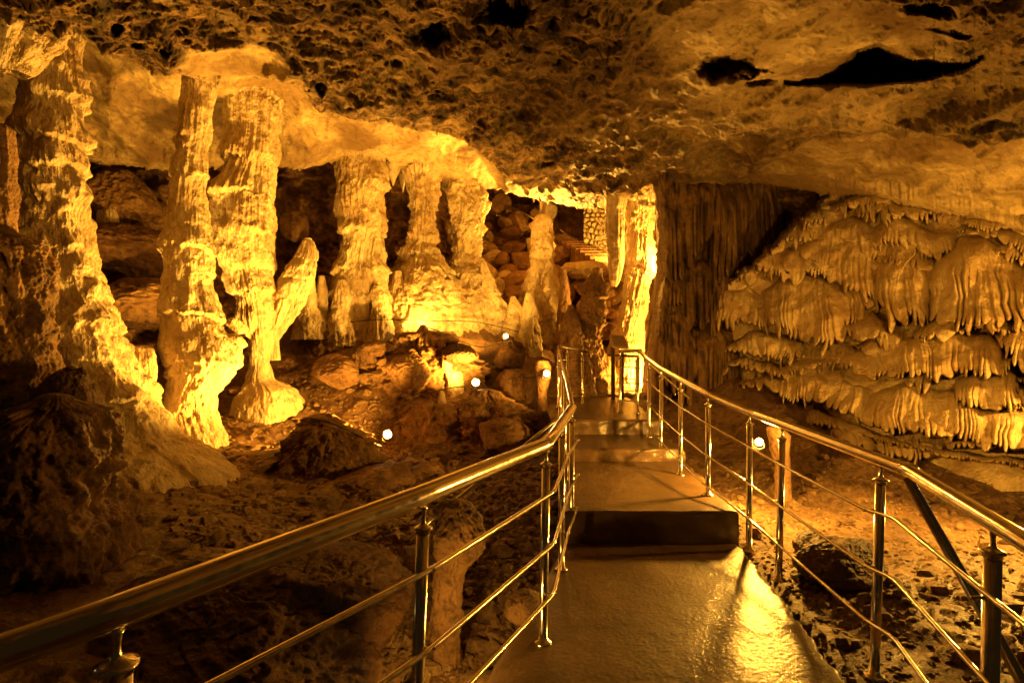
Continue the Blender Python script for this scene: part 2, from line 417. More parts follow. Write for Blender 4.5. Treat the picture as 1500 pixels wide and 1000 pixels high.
def build_ceiling():
    xs = np.concatenate([np.arange(-900, -60, 8), np.arange(-60, 1560, 1.5), np.arange(1560, 2300, 8)])
    # rows measured as offset above the lower edge
    v = np.concatenate([np.arange(0, 345, 1.45), np.geomspace(346, 6500, 60)])[::-1]
    E = edgeE(xs)
    jag = 5*np.abs(gnoise(xs*0.09, 3.3, 0)) + 7*np.maximum(0, gnoise(xs*0.23, 8.1, 0)-0.15)
    jag = jag + np.where(xs > 1200, 6*np.abs(gnoise(xs*0.15, 1.1, 0)), 0)
    PX = np.repeat(xs[None], len(v), 0)
    PY = (E+jag)[None] - v[:, None]*1.0
    pyc = np.clip(PY, -300, 600)
    a = dA(PX, pyc); b = dB(PX, pyc)
    # overhead: keep the height reached at py=-300 instead of a constant distance
    hz = (500-pyc)*a/FPX
    a = np.where(PY < -300, hz*FPX/(500-PY), a)
    jitA = 16*fbm(PX*0.02, PY*0.02, 5, 3)
    s = sstep(0, 12, PY-edgeA(PX)-jitA)*sstep(755, 725, PX)
    d = a*(1-s)+b*s
    sc = sstep(0, 10, PY-edgeC(PX)-10*fbm(PX*0.03, PY*0.01, 9, 4))*sstep(960, 1100, PX)
    d = d+0.42*sc
    eD = interp([(1000, 210), (1100, 182), (1200, 176), (1300, 184), (1400, 190), (1500, 172), (1700, 150)])(PX)
    d = d-0.22*sstep(-50, 0, PY-eD-8*fbm(PX*0.03, PY*0.02, 4, 3))*sstep(8, 0, PY-eD-8*fbm(PX*0.03, PY*0.02, 4, 3))*sstep(1000, 1120, PX)
    # cavities
    wob = 5*fbm(PX*0.05, PY*0.05, 2, 3)
    hs = np.minimum(PY-hole_t(PX)+wob, hole_b(PX)-PY+wob*0.4); hs = np.minimum(hs, np.minimum(PX-1150, 1440-PX))
    d = d + 2.3*sstep(-3, 12, hs)
    pit = np.zeros_like(d)
    for (cx, cy, rx, ry, dep) in PITS:
        q = np.sqrt(((PX-cx)/rx)**2+((PY-cy)/ry)**2) + 0.9*fbm(PX*0.035, PY*0.06, cx, 4, 0.6)
        pit += 0.7*dep*sstep(1.25, 0.45, q)
    d = d+pit
    smooth = np.clip(s*0.95+sc, 0, 1)
    # the slab near (320,90) and the one above right are smooth too
    smooth = np.maximum(smooth, sstep(1.2, 0.7, np.hypot((PX-335)/85, (PY-98)/26)+0.4*fbm(PX*0.02, PY*0.03, 3, 3)))
    smooth = np.maximum(smooth, 0.85*sstep(1.2, 0.6, np.hypot((PX-1180)/230, (PY-60-0.0*PX)/75) + 0.3*fbm(PX*0.01, PY*0.02, 1, 3)))
    smooth = np.maximum(smooth, 0.3*sstep(1500, 1250, PX)*sstep(900, 1050, PX))
    reg = sstep(820, 1000, PX)*sstep(215, 160, PY)
    rough = (1-smooth)*(1-0.45*reg)
    X = (PX-750)*d/FPX; Y = d.copy(); Z = CAMZ+(500-PY)*d/FPX
    n = 0.16*fbm(X*0.9, Y*0.9, Z*0.9, 3) + (0.26+0.30*rough)*fbm(X*0.8-Z*0.5+5, Y*0.45+X*0.5, Z*1.6, 3, 0.5, True) + (0.06+0.15*rough)*fbm(X*2.4+3, Y*2.4, Z*2.4, 5, 0.58, True) \
        + (0.012+0.045*rough*np.clip(0.6+1.3*gnoise(X*0.9, Y*0.9, 2.2), 0.15, 1.6))*fbm(X*9, Y*9, Z*9, 4, 0.62, True)
    # slanting strata grooves
    st = np.abs(gnoise(X*0.8+Z*2.2+4, Y*2.6-X*0.9, Z*2.0)); n -= 0.035*(0.4+rough)*sstep(0.10, 0.0, st)*sstep(-0.1, 0.3, gnoise(X*0.7, Y*0.7, 6.1))
    # hanging droplets on the rough crust
    dr = np.maximum(0, gnoise(X*7, Y*7, 3.3)-0.25); n += 0
    n = n - 0.30
    n *= np.clip(v/25, 0.25, 1)[:, None]
    f = 1 - n/np.maximum(d, 0.5)*0.9
    X *= f; Y *= f; Z = CAMZ + (Z-CAMZ)*f - 0.25*n - 0.16*rough*dr
    V = np.stack([X, Y, Z], -1)
    # lip: fold the lower edge back up and away
    back = []
    last = V[-1]
    for k, (gy, gz) in enumerate([(0.15, 0.02), (0.4, 0.12), (0.8, 0.35), (1.5, 0.8), (2.6, 1.5), (4.0, 2.1)]):
        p = last.copy(); p[:, 0] *= (1+gy/np.maximum(last[:, 1], 1)); p[:, 1] += gy; p[:, 2] += gz
        p += 0.1*np.stack([gnoise(p[:, 0]*2, p[:, 1]*2, k)]*3, -1)
        back.append(p)
    V = np.concatenate([V, np.array(back)], 0)
    rough = np.concatenate([rough, np.repeat(rough[-1:], len(back), 0)], 0)
    m, n_ = V.shape[:2]
    me = mesh_from('ceiling', V, quads(m, n_), M_CEIL, True, {'rough': rough})
    tag(link('ceiling', me), kind='structure')
build_ceiling()

# ------------------------------------------------------------------ back wall of the cavern
def build_back():
    xs = np.concatenate([np.arange(-1500, 0, 10), np.arange(0, 1420, 2.0), np.arange(1420, 2300, 12)])
    ys = np.arange(60, 620, 2.0)
    PX, PY = np.meshgrid(xs, ys)
    base = interp([(-1500, 6.5), (-600, 8.5), (0, 10.2), (200, 11.3), (330, 12.5), (450, 13.5), (600, 14.5), (700, 17), (800, 20.5), (900, 18), (960, 14), (1100, 11.5), (1400, 9.5), (2300, 7)])(PX)
    base = base - sstep(330, 520, PY)*2.0*sstep(1000, 800, PX)
    base = base + sstep(300, 200, PY)*1.0
    X = (PX-750)*base/FPX; Z = CAMZ+(500-PY)*base/FPX
    n = 0.9*fbm(X*0.5, base*0.5, Z*0.7, 3, 0.5, True)+0.45*fbm(X*1.7, base*1.7, Z*2.2, 4, 0.55, True)+0.12*fbm(X*7, base*5, Z*7, 3)
    d = base-n*0.9
    V = np.stack([(PX-750)*d/FPX, d, CAMZ+(500-PY)*d/FPX], -1)
    me = mesh_from('rock_face', V, quads(*PX.shape), M_BROWN)
    tag(link('terrain', me), kind='structure')
build_back()

# ------------------------------------------------------------------ walkway geometry
PATH = [  # Y, left X, right X
    (-1.5, -1.9, 1.15), (0.4, -1.1, 1.25), (1.2, -0.68, 1.32), (2.4, -0.12, 1.47), (4.07, 0.40, 1.68), (5.76, 0.63, 1.82), (6.65, 0.73, 1.80), (9.3, 0.98, 1.98)]
pa = np.array(PATH)
pl = lambda y: np.interp(y, pa[:, 0], pa[:, 1]); pr_ = lambda y: np.interp(y, pa[:, 0], pa[:, 2])
STEPS = [(-1.5, 4.07, 0.0), (4.07, 5.76, 0.24), (5.76, 6.65, 0.37), (6.65, 9.3, 0.55)]
def pathz(y):
    return np.where(y < 4.07, 0.0, np.where(y < 5.76, 0.24, np.where(y < 6.65, 0.37, 0.55)))

def slab(y0, y1, z, thick, extra=0.0, sd=0):
    ny = max(40, int((y1-y0)*170)); nx = 240
    ys = np.linspace(y0, y1+extra, ny); rows = []
    U = np.linspace(0, 1, nx)
    # cross profile: bottom-left, left side, top, right side, bottom-right
    prof_x = np.concatenate([[0, 0, 0, 0.0], U, [1, 1, 1, 1]])
    prof_z = np.concatenate([[-thick, -thick*0.6, -thick*0.3, -0.03], np.zeros(nx), [-0.03, -thick*0.3, -thick*0.6, -thick]])
    P = []
    def ring(y, shrink, dz):
        l = pl(y)+shrink; r = pr_(y)-shrink
        l = l+0.018*gnoise(y*6+sd, 1.3, 0); r = r+0.03*gnoise(y*5+sd, 7.3, 0)+0.02*gnoise(y*17+sd, 2.3, 0)
        X = l+(r-l)*prof_x
        X = X + np.where(prof_x == 0, -0.010, 0)*(prof_z < -0.01) + np.where(prof_x == 1, 0.010, 0)*(prof_z < -0.01)
        Zz = z+prof_z+dz
        top = prof_z == 0
        Zz = Zz + np.where(top, 0.007*fbm(X*3, y*3, sd, 3)+0.0023*fbm(X*56, y*56, sd, 2, 0.7)+0.002*np.maximum(0, gnoise(X*14, y*14, sd+9)), 0)
        edge = np.minimum(prof_x, 1-prof_x)*(r-l)
        Zz = Zz - np.where(top, 0.010*np.exp(-edge/0.012), 0)
        X = X + np.where(~top, 0.018*gnoise(X*0+y*11, Zz*14, sd+5), 0)
        return np.stack([X, np.full_like(X, y) if np.isscalar(y) else y, Zz], -1)
    for y in ys: P.append(ring(float(y), 0, 0))
    P = np.array(P)
    # front face: rounded irregular nosing then riser
    front = []
    for k in range(14):
        f = k/13
        R = P[0].copy(); top = prof_z == 0
        yoff = 0.012*gnoise(R[:, 0]*9, f*4, sd+3)+0.02*gnoise(R[:, 0]*3, f*2, sd+3)
        R[:, 1] = y0 - 0.012*(1-math.exp(-f*9)) + yoff*(f > 0)
        R[:, 2] = np.where(top, R[:, 2]-f*thick - (0.006 if k else 0), np.minimum(R[:, 2], P[0][:, 2]-0) )
        R[~top, 2] = z+prof_z[~top]*1.0 - 0.0
        R[~top, 2] = np.minimum(R[~top, 2], z - f*thick)
        front.append(R)
    P = np.concatenate([np.array(front)[::-1], P], 0)
    me = mesh_from('path', P, quads(*P.shape[:2]), M_CONC)
    tag(link('path', me), kind='structure')
slab(-1.5, 4.07, 0.0, 0.16, 0.08, 1); slab(4.07, 5.76, 0.24, 0.30, 0.08, 2); slab(5.76, 6.65, 0.37, 0.3, 0.08, 3); slab(6.65, 9.3, 0.55, 0.35, 0.0, 4)

# ------------------------------------------------------------------ ground
GC = [(-900, 640, 6.0), (-300, 560, 8.5), (0, 1000, 2.2), (-500, 900, 3), (0, 700, 4.9), (250, 850, 3.5), (250, 700, 5.7), (330, 670, 6.5), (100, 560, 8.8), (200, 485, 10.6), (400, 590, 8.2), (600, 700, 6.2), (560, 645, 7.4), (290, 650, 6.9),
      (450, 562, 8.8), (500, 475, 10.5), (560, 478, 10.6), (640, 480, 10.9), (700, 480, 11.2), (750, 500, 10.8), (800, 560, 9.4), (770, 620, 8.0), (700, 640, 7.5), (640, 575, 8.5), (620, 510, 9.5), (860, 575, 10.0), (900, 585, 10.2), (700, 420, 14), (800, 400, 16), (350, 430, 12.5),
      (700, 770, 4.6), (760, 830, 3.9), (650, 1000, 2.85), (560, 900, 3.4), (400, 1000, 2.6), (450, 800, 4.3),
      (1250, 1000, 2.45), (1450, 1000, 2.45), (1300, 850, 3.55), (1500, 900, 3.1), (1500, 720, 5.65), (1300, 720, 5.7), (1150, 765, 4.75), (1100, 705, 6.1), (1050, 650, 7.5), (1000, 600, 8.3), (1060, 565, 8.8), (1500, 690, 6.4), (1900, 700, 5), (2300, 900, 3.2), (1200, 620, 7.6), (1350, 640, 7.0), (950, 560, 11), (1150, 480, 11)]
gw = []
for (px, py, d) in GC:
    p = at(px, py, d); gw.append((p[0], p[1], p[2]))
gw += [(-3, -1, -0.1), (3, -1, -0.1), (0, -1, -0.2), (0, 1, -0.2), (8, 2, 0.3), (-8, 2, 0.4), (0, 20, 4.5), (-12, 12, 3.0), (8, 14, 3)]
gz = tps(gw, (0.5, 0.5))
def ground_base(X, Y):
    return gz(X, Y)
def ground_fix(X, Y, Z):
    ins = np.minimum(X-pl(Y), pr_(Y)-X)
    w = sstep(-0.22, 0.02, ins)*(Y < 9.6)
    Z = np.where(w > 0, Z*(1-w)+np.minimum(Z, pathz(Y)-0.14)*w, Z)
    Z = np.where((ins > -0.02) & (Y < 9.4), np.minimum(Z, pathz(Y)-0.13), Z)
    w2 = sstep(-0.9, -0.2, ins)*(ins <= -0.0)*(Y < 9.4)
    return np.where(w2 > 0, np.minimum(Z, (pathz(Y)-0.05)*w2+(1-w2)*np.maximum(Z, pathz(Y)-0.05)), Z)
def build_ground():
    xs = np.concatenate([np.arange(-2200, -60, 14), np.arange(-60, 1560, 2.2), np.arange(1560, 3400, 14)])
    ds = np.concatenate([-np.geomspace(3, 0.3, 12), np.geomspace(0.32, 24, 900)])
    D = np.repeat(ds[:, None], len(xs), 1); PX = np.repeat(xs[None], len(ds), 0)
    X = (PX-750)/FPX*np.maximum(np.abs(D), 1.2); Y = D
    Z = ground_base(X, Y)
    Z += 0.10*fbm(X*0.9, Y*0.9, 1, 3)+0.055*fbm(X*2.6, Y*2.6, 2, 4, 0.5, True)+0.022*fbm(X*9, Y*9, 3, 4, 0.6)+0.006*fbm(X*40, Y*40, 3, 3)
    Z += 0.18*sstep(7.5, 11, Y)*fbm(X*1.5+7, Y*1.5, 4, 4, 0.5, True)
    Z = ground_fix(X, Y, Z)
    V = np.stack([X, Y, Z], -1)
    me = mesh_from('ground', V, quads(*Z.shape), M_GROUND)
    tag(link('ground', me), kind='structure')
build_ground()

def gheight(x, y):
    return float(ground_fix(np.array([x]), np.array([y]), ground_base(np.array([x]), np.array([y])))[0])

# ------------------------------------------------------------------ flowstone wall on the right
def zc(pts): return [(950+x/2.325, 250+y/2.325) for x, y in pts]
TIERS = [  # top line, lip line, swell, finger length px, spacing px
    (zc([(500, 250), (600, 212), (750, 240), (775, 300)]), zc([(500, 290), (560, 330), (620, 385), (700, 430), (775, 450)]), 0.34, 16, 8),
    (zc([(770, 290), (850, 258), (945, 312)]), zc([(775, 470), (830, 530), (900, 505), (948, 525)]), 0.40, 26, 10),
    (zc([(950, 320), (1060, 228), (1150, 228), (1279, 325), (1500, 400)]), zc([(955, 520), (1040, 530), (1110, 540), (1180, 530), (1279, 520), (1500, 560)]), 0.52, 26, 12),
    (zc([(1060, 350), (1140, 325), (1200, 330)]), zc([(1060, 500), (1120, 520), (1200, 500)]), 0.60, 18, 12),
    (zc([(755, 200), (850, 148), (950, 200), (1035, 215)]), zc([(755, 235), (830, 245), (900, 262), (970, 305), (1035, 265)]), 0.30, 12, 9),
    (zc([(1040, 200), (1150, 170), (1279, 230), (1500, 300)]), zc([(1040, 215), (1150, 225), (1279, 290), (1500, 370)]), 0.22, 10, 9),
    (zc([(395, 410), (480, 350), (580, 348), (672, 400)]), zc([(395, 520), (470, 560), (570, 600), (650, 605), (672, 560)]), 0.46, 24, 9),
    (zc([(150, 450), (230, 400), (330, 410), (410, 430)]), zc([(150, 530), (250, 525), (350, 530), (412, 545)]), 0.36, 24, 9),
    (zc([(250, 370), (380, 310), (520, 300), (600, 330)]), zc([(250, 385), (380, 350), (520, 350), (600, 345)]), 0.2, 8, 8),
    (zc([(690, 510), (750, 478), (812, 520)]), zc([(690, 580), (750, 585), (812, 565)]), 0.46, 14, 9),
    (zc([(630, 625), (800, 580), (950, 558), (1120, 548), (1200, 585), (1245, 650)]), zc([(640, 670), (740, 705), (850, 715), (920, 700), (1020, 715), (1060, 695), (1245, 700)]), 0.46, 12, 8),
    (zc([(1035, 720), (1130, 668), (1260, 660)]), zc([(1045, 790), (1150, 805), (1260, 800)]), 0.5, 16, 10),
    (zc([(1170, 560), (1230, 535), (1500, 540)]), zc([(1180, 575), (1250, 650), (1300, 700), (1500, 760)]), 0.55, 22, 11),
    (zc([(235, 610), (350, 545), (480, 565), (565, 612)]), zc([(240, 620), (400, 635), (565, 625)]), 0.36, 10, 7),
    (zc([(220, 650), (330, 640), (450, 650), (640, 640)]), zc([(220, 690), (330, 680), (450, 698), (550, 690), (640, 660)]), 0.46, 12, 7),
    (zc([(250, 730), (400, 690), (580, 678), (745, 745)]), zc([(250, 745), (400, 740), (460, 780), (560, 805), (650, 808), (745, 850)]), 0.42, 14, 7),
    (zc([(735, 760), (900, 728), (1050, 745), (1279, 815), (1500, 850)]), zc([(740, 850), (830, 890), (950, 900), (1030, 910), (1100, 915), (1220, 960), (1279, 955), (1500, 980)]), 0.44, 13, 9),
    (zc([(880, 840), (950, 825), (1060, 840)]), zc([(880, 890), (950, 905), (1060, 908)]), 0.54, 16, 13),
    (zc([(350, 820), (600, 820), (760, 880), (900, 930), (1279, 985), (1500, 1000)]), zc([(350, 835), (540, 865), (690, 893), (800, 925), (1000, 975), (1279, 1010), (1500, 1020)]), 0.3, 5, 6),
]
def build_flowstone():
    root = empty('flowstone_wall', at(1300, 690, 6.8), 'bright rippled flowstone wall of stacked drip shelves on the right behind the railing', 'flowstone')
    xs = np.concatenate([np.arange(985, 1510, 0.9), np.arange(1510, 1800, 4)]); ys = np.arange(255, 800, 0.9)
    PX, PY = np.meshgrid(xs, ys)
    base = tps([(990, 300, 10.0), (990, 600, 9.2), (1150, 300, 9.4), (1150, 450, 9.0), (1150, 600, 8.4), (1300, 300, 8.3), (1300, 450, 7.9), (1300, 620, 6.9), (1500, 330, 7.0), (1500, 480, 6.6), (1500, 650, 5.8), (1800, 330, 5.6), (1800, 700, 5.0), (1800, 800, 4.9), (1200, 680, 7.2), (1200, 720, 6.9), (1500, 730, 5.5), (1500, 800, 5.4), (1350, 700, 6.3), (1350, 740, 6.0), (1350, 800, 6.0)], (0.01, 0.01))(PX, PY)
    warpx = PX + 5*fbm(PX*0.02, PY*0.02, 3, 2)
    best = np.full(PX.shape, 0.0, F32); tid = np.zeros(PX.shape, np.int32)
    groove = 0.05*fbm(PX*0.11, PY*0.012, 2, 3, 0.5, True)
    best = best + groove*1.2 + 0.10*fbm(PX*0.02, PY*0.03, 6, 3, 0.5, True) - 0.22
    rt_ = np.random.RandomState(21); extra = []
    for q in range(64):
        cx = rt_.uniform(1020, 1560); cy = rt_.uniform(300, 640)
        if q > 45: cx = rt_.uniform(1070, 1330); cy = rt_.uniform(285, 375)
        w_ = rt_.uniform(14, 55); h_ = rt_.uniform(14, 50)
        tl = rt_.uniform(-0.3, 0.3); 
        extra.append(([(cx-w_, cy+8-tl*w_), (cx, cy-4), (cx+w_, cy+8+tl*w_)], [(cx-w_, cy+h_*0.7-tl*w_), (cx, cy+h_), (cx+w_, cy+h_*0.7+tl*w_)], rt_.uniform(0.12, 0.42), rt_.uniform(8, 26), rt_.uniform(6, 12)))
    PX0, PY0 = PX, PY
    PX = PX0 + 16*fbm(PX0*0.012, PY0*0.014, 11, 3); PY = PY0 + 13*fbm(PX0*0.014, PY0*0.012, 23, 3)
    warpx = PX + 5*fbm(PX*0.02, PY*0.02, 3, 2)
    PXw, PYw, warpw, bestw, tidw = PX, PY, warpx, best, tid
    for k, (tp, bt, amp, flen, sp) in enumerate(TIERS+extra):
        yy = [p[1] for p in tp+bt]; x0 = max(tp[0][0], bt[0][0]); x1 = min(tp[-1][0], bt[-1][0])
        r0, r1 = np.searchsorted(ys, [min(yy)-24, max(yy)+flen+26]); c0, c1 = np.searchsorted(xs, [x0-24, x1+24])
        if r1 <= r0 or c1 <= c0: continue
        W = (slice(r0, r1), slice(c0, c1)); PX = PXw[W]; PY = PYw[W]; warpx = warpw[W]; best = bestw[W]; tid = tidw[W]
        x0 = max(tp[0][0], bt[0][0]); x1 = min(tp[-1][0], bt[-1][0])
        T = interp(tp)(PX) + 3*fbm(PX*0.03, k*3.1, 0, 3); B = interp(bt)(PX)
        phs = warpx/(sp*1.2) + 2.8*gnoise(PX*0.03, k*5.7, PY*0.003)
        cell = np.floor(phs); f = phs-cell
        rl = 0.5+0.5*np.sin(cell*12.9898+k*78.2)*np.cos(cell*4.1+k); wdt = 0.7+0.3*np.sin(cell*5.3+k)
        pf = np.sqrt(np.clip(1-(2*f-1)**2, 0, 1))
        Bf = B - flen*0.6 + flen*(0.25+1.0*rl)*pf + 4*fbm(PX*0.05, k*2.2, 1, 3)
        t = (PY-T)/np.maximum(Bf-T, 4)
        ew = min(45, 0.3*(x1-x0))
        ends = np.sqrt(np.clip((PX-x0+4)/ew, 0, 1)*(2-np.clip((PX-x0+4)/ew, 0, 1)))*np.sqrt(np.clip((x1-PX+4)/ew, 0, 1)*(2-np.clip((x1-PX+4)/ew, 0, 1)))
        g = np.sqrt(np.clip(1-(1-np.clip(t*1.05, 0, 1))**2, 0, 1))*(1+0.35*fbm(PX*0.028+k*3.3, PY*0.006, k, 2))
        tip = sstep(0, 3.2, Bf-PY)
        sw = amp*1.25*g*ends*tip*(t > 0)
        lowk = sstep(0.08, 0.5, t)
        lowamp = 0.11*(sp/9)
        body = sw + (lowamp*(pf-0.6)*wdt*lowk + 0.02*fbm(PX*0.25, PY*0.02, k, 2))*ends*tip*(t > 0)
        body = body*1.0
        win = (body > best+0.002) & (t > 0) & (ends > 0.02)
        # merge softly with what lies behind except at the drip tips
        kk = 0.035*sstep(0, 6, Bf-PY); hh = np.clip(0.5+0.5*(body-best)/np.maximum(kk, 1e-3), 0, 1)
        best = np.where(t > 0, best*(1-hh)+body*hh+kk*hh*(1-hh), best); tid = np.where(win, k+1, tid)
        bestw[W] = best; tidw[W] = tid
    best = bestw; tid = tidw
    PX, PY = PX0, PY0
    # silhouette on the upper left: the wall turns away behind the curtain
    top = interp([(985, 560), (1000, 500), (1020, 462), (1055, 425), (1110, 385), (1150, 350), (1185, 322), (1215, 290), (1240, 270), (1270, 270), (1800, 300)])(PX)
    turn = 2.6*sstep(0, 26, top-PY+26*fbm(PX*0.025, PY*0.025, 4, 4, 0.6))
    ground_merge = 0
    X = (PX-750)*base/FPX; Z = CAMZ+(500-PY)*base/FPX
    n = 0.22*fbm(X*1.1, base*1.3, Z*1.5, 3)+0.022*fbm(X*5, base*4, Z*3.2, 3, 0.5, True)+0.022*fbm(X*7, base*6, Z*6, 4, 0.6)+0.007*fbm(X*26, base*20, Z*26, 3)
    d = base - best - n + turn
    V = np.stack([(PX-750)*d/FPX, d, CAMZ+(500-PY)*d/FPX], -1).reshape(-1, 3)
    Fq = quads(*PX.shape)
    fid = tid.ravel()[Fq].max(1)
    for k in list(range(1, len(TIERS)+len(extra)+1))+[0]:
        q = Fq[fid == k]
        if len(q) < 60 and k: 
            fid[fid == k] = 0; continue
        u, inv = np.unique(q, return_inverse=True)
        me = mesh_from('shelf', V[u], inv.reshape(-1, 4), M_FLOW, True, None, root.location)
        link('wall_face' if k == 0 else 'drip_shelf', me, root)
build_flowstone()

# dark curtain wall between the bright column and the flowstone
def build_curtain():
    root_loc = at(1010, 580, 9.4)
    xs = np.arange(938, 1300, 0.8); ys = np.arange(252, 640, 0.9)
    PX, PY = np.meshgrid(xs, ys)
    base = interp([(940, 9.9), (965, 9.3), (1050, 9.6), (1100, 10.2), (1150, 11.2), (1300, 12.4)])(PX) - 0.4*sstep(330, 600, PY)
    best = np.zeros(PX.shape, F32)
    best += 0.75*fbm(PX*0.018, PY*0.004, 7, 2)
    best += 0.34*fbm(PX*0.045+fbm(PX*0.02, PY*0.006, 1, 2)*0.8, PY*0.004, 2, 3, 0.55, True)
    CT = [([(940, 262), (1060, 262)], [(940, 370), (1000, 400), (1060, 350)], 0.50, 40, 9),
          ([(1040, 262), (1230, 270)], [(1040, 400), (1120, 400), (1230, 310)], 0.4, 70, 13),
          ([(940, 408), (985, 395), (1005, 420)], [(940, 438), (985, 445), (1005, 450)], 0.55, 14, 7),
          ([(940, 450), (990, 440), (1010, 460)], [(940, 480), (990, 520), (1010, 520)], 0.7, 22, 8),
          ([(985, 390), (1030, 380), (1060, 400)], [(985, 470), (1030, 480), (1060, 470)], 0.34, 40, 9),
          ([(940, 480), (975, 465), (1020, 490)], [(940, 545), (975, 560), (1020, 590)], 0.85, 30, 8),
          ([(1010, 480), (1050, 470), (1120, 480)], [(1010, 570), (1050, 590), (1120, 580)], 0.6, 40, 9)]
    for k, (tp, bt, amp, flen, sp) in enumerate(CT):
        x0, x1 = tp[0][0], tp[-1][0]
        T = interp(tp)(PX)+4*fbm(PX*0.05, k*3.1, 0, 3); B = interp(bt)(PX)
        phs = PX/sp+1.6*gnoise(PX*0.04, k*5.7, PY*0.003); cell = np.floor(phs); f = phs-cell
        rl = 0.5+0.5*np.sin(cell*12.9898+k*31.2); pf = np.sqrt(np.clip(1-(2*f-1)**2, 0, 1))
        Bf = B-flen*0.6+flen*(0.2+rl)*pf
        t = (PY-T)/np.maximum(Bf-T, 4)
        ends = sstep(0, 12, PX-x0+6)*sstep(0, 12, x1-PX+4)
        g = np.sqrt(np.clip(1-(1-np.clip(t*1.4, 0, 1))**2, 0, 1)); tip = sstep(0, 4, Bf-PY)
        body = (amp*g + 0.10*(pf-0.6)*sstep(0.1, 0.4, t)+0.08*fbm(PX*0.12, PY*0.008, k, 2))*ends*tip*(t > 0)
        best = np.maximum(best, body)
    X = (PX-750)*base/FPX; Z = CAMZ+(500-PY)*base/FPX
    n = 0.12*fbm(X*1.6, base, Z*0.9, 3)+0.03*fbm(X*7, base*6, Z*5, 4, 0.6)
    edge_x = interp([(250, 954), (300, 961), (360, 963), (400, 962), (430, 956), (480, 950), (520, 944), (600, 940), (700, 938)])(PY)+5*fbm(PY*0.05, 0*PY, 3.0, 3)
    PX = np.maximum(PX, edge_x-1.0+0*PX)
    rim = sstep(16, 0, PX-edge_x)
    d = base-best*(1-0.8*rim)-n+0.45*rim
    d = d + 1.2*sstep(560, 640, PY)*sstep(1000, 1060, PX)
    V = np.stack([(PX-750)*d/FPX, d, CAMZ+(500-PY)*d/FPX], -1)
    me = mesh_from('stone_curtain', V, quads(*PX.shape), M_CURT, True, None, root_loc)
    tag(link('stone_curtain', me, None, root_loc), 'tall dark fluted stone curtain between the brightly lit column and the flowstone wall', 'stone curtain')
build_curtain()

# ------------------------------------------------------------------ columns
column('cave_column', 'massive brightly lit knobbly column at the far left, with buttressed foot spreading to the ground',
       [(-60, 30, 120), (30, 40, 114), (100, 36, 116), (200, 24, 123), (260, 30, 126), (330, 25, 129), (400, 15, 146), (450, 15, 156), (520, 15, 182), (580, 20, 210), (640, 40, 250), (680, 60, 320), (720, 60, 350)],
       5.8, 11, M_CALC, tiers=(60, 150, 215, 255, 300, 340, 372, 408, 440, 480, 545, 590), tamp=0.09, finger=0.16, flute=0.045, lump=0.16, nth=520, fine=0.22)
column('cave_column', 'second column from the left, slender and cream above with a dripping skirt above its wide foot',
       [(62, 236, 344), (85, 252, 326), (110, 264, 317), (160, 262, 315), (200, 258, 313), (250, 254, 308), (300, 248, 305), (335, 240, 308), (350, 234, 312), (400, 236, 316), (450, 232, 320), (480, 230, 330), (500, 234, 348), (535, 236, 356), (552, 242, 348), (575, 242, 318), (610, 240, 322), (640, 246, 338), (672, 236, 352)],
       6.9, 23, M_CALC, tiers=(215, 262, 335, 372, 405, 470, 540, 556, 610), tamp=0.10, finger=0.14, flute=0.06, lump=0.09, nth=420, rmul=0.88)
column('cave_column', 'third column from the left, fluted and flaring at the ceiling, narrowing to a thin stem at its foot',
       [(72, 290, 456), (95, 306, 436), (112, 320, 424), (130, 326, 416), (200, 335, 408), (250, 330, 403), (290, 312, 402), (340, 308, 402), (385, 318, 402), (400, 330, 402), (440, 347, 403), (480, 357, 405), (500, 362, 402), (525, 366, 394), (540, 366, 397), (555, 362, 398), (570, 356, 430), (590, 346, 446)],
       8.0, 37, M_CALC, tiers=(150, 235, 290, 345, 395, 430, 480, 520), tamp=0.12, finger=0.25, flute=0.075, lump=0.08, ffreq=8, nth=420)
column('leaning_flowstone', 'leaning fluted stone wing rising to the right from the foot of the third column',
       [(354, 442, 458), (368, 434, 463), (392, 416, 463), (420, 402, 460), (445, 394, 448), (470, 392, 430), (498, 390, 410)],
       8.1, 41, M_CALC, tiers=(385, 410, 440), tamp=0.07, finger=0.2, flute=0.12, lump=0.10, ffreq=10, yscale=0.6, cat='flowstone')
column('cave_column', 'broad ribbed column, leftmost of the three pale ones standing on the rear ledge',
       [(188, 462, 596), (205, 476, 580), (220, 488, 568), (235, 493, 562), (280, 489, 565), (310, 491, 566), (322, 494, 570), (345, 498, 570), (370, 496, 562), (388, 492, 562), (400, 488, 572), (430, 487, 574), (455, 486, 576), (485, 478, 584)],
       10.3, 53, M_CALC, tiers=(275, 320, 345, 392, 440), tamp=0.16, finger=0.35, flute=0.08, lump=0.10, ffreq=9, nth=360)
column('cave_column', 'smooth upright ribbed column with a wide skirted cone foot, middle of the three on the rear ledge',
       [(222, 572, 668), (240, 584, 654), (258, 594, 643), (290, 600, 639), (330, 599, 638), (352, 597, 639), (362, 596, 640), (376, 586, 648), (400, 570, 662), (425, 560, 684), (450, 556, 700), (480, 550, 712)],
       11.0, 67, M_CALC, tiers=(300, 357, 372, 398, 425, 450), tamp=0.12, finger=0.3, flute=0.11, lump=0.15, ffreq=9, nth=360)
column('cave_column', 'bulging smooth rock pillar with a pointed lower lobe, rightmost of the three on the rear ledge',
       [(232, 636, 726), (250, 646, 714), (266, 654, 708), (285, 655, 712), (310, 656, 716), (330, 656, 713), (345, 658, 706), (375, 658, 701), (388, 654, 704), (400, 648, 716), (430, 642, 732), (455, 640, 745), (485, 636, 760)],
       11.4, 71, M_CALC, tiers=(335, 385, 405, 430, 455), tamp=0.12, finger=0.3, flute=0.07, lump=0.2, nth=320)
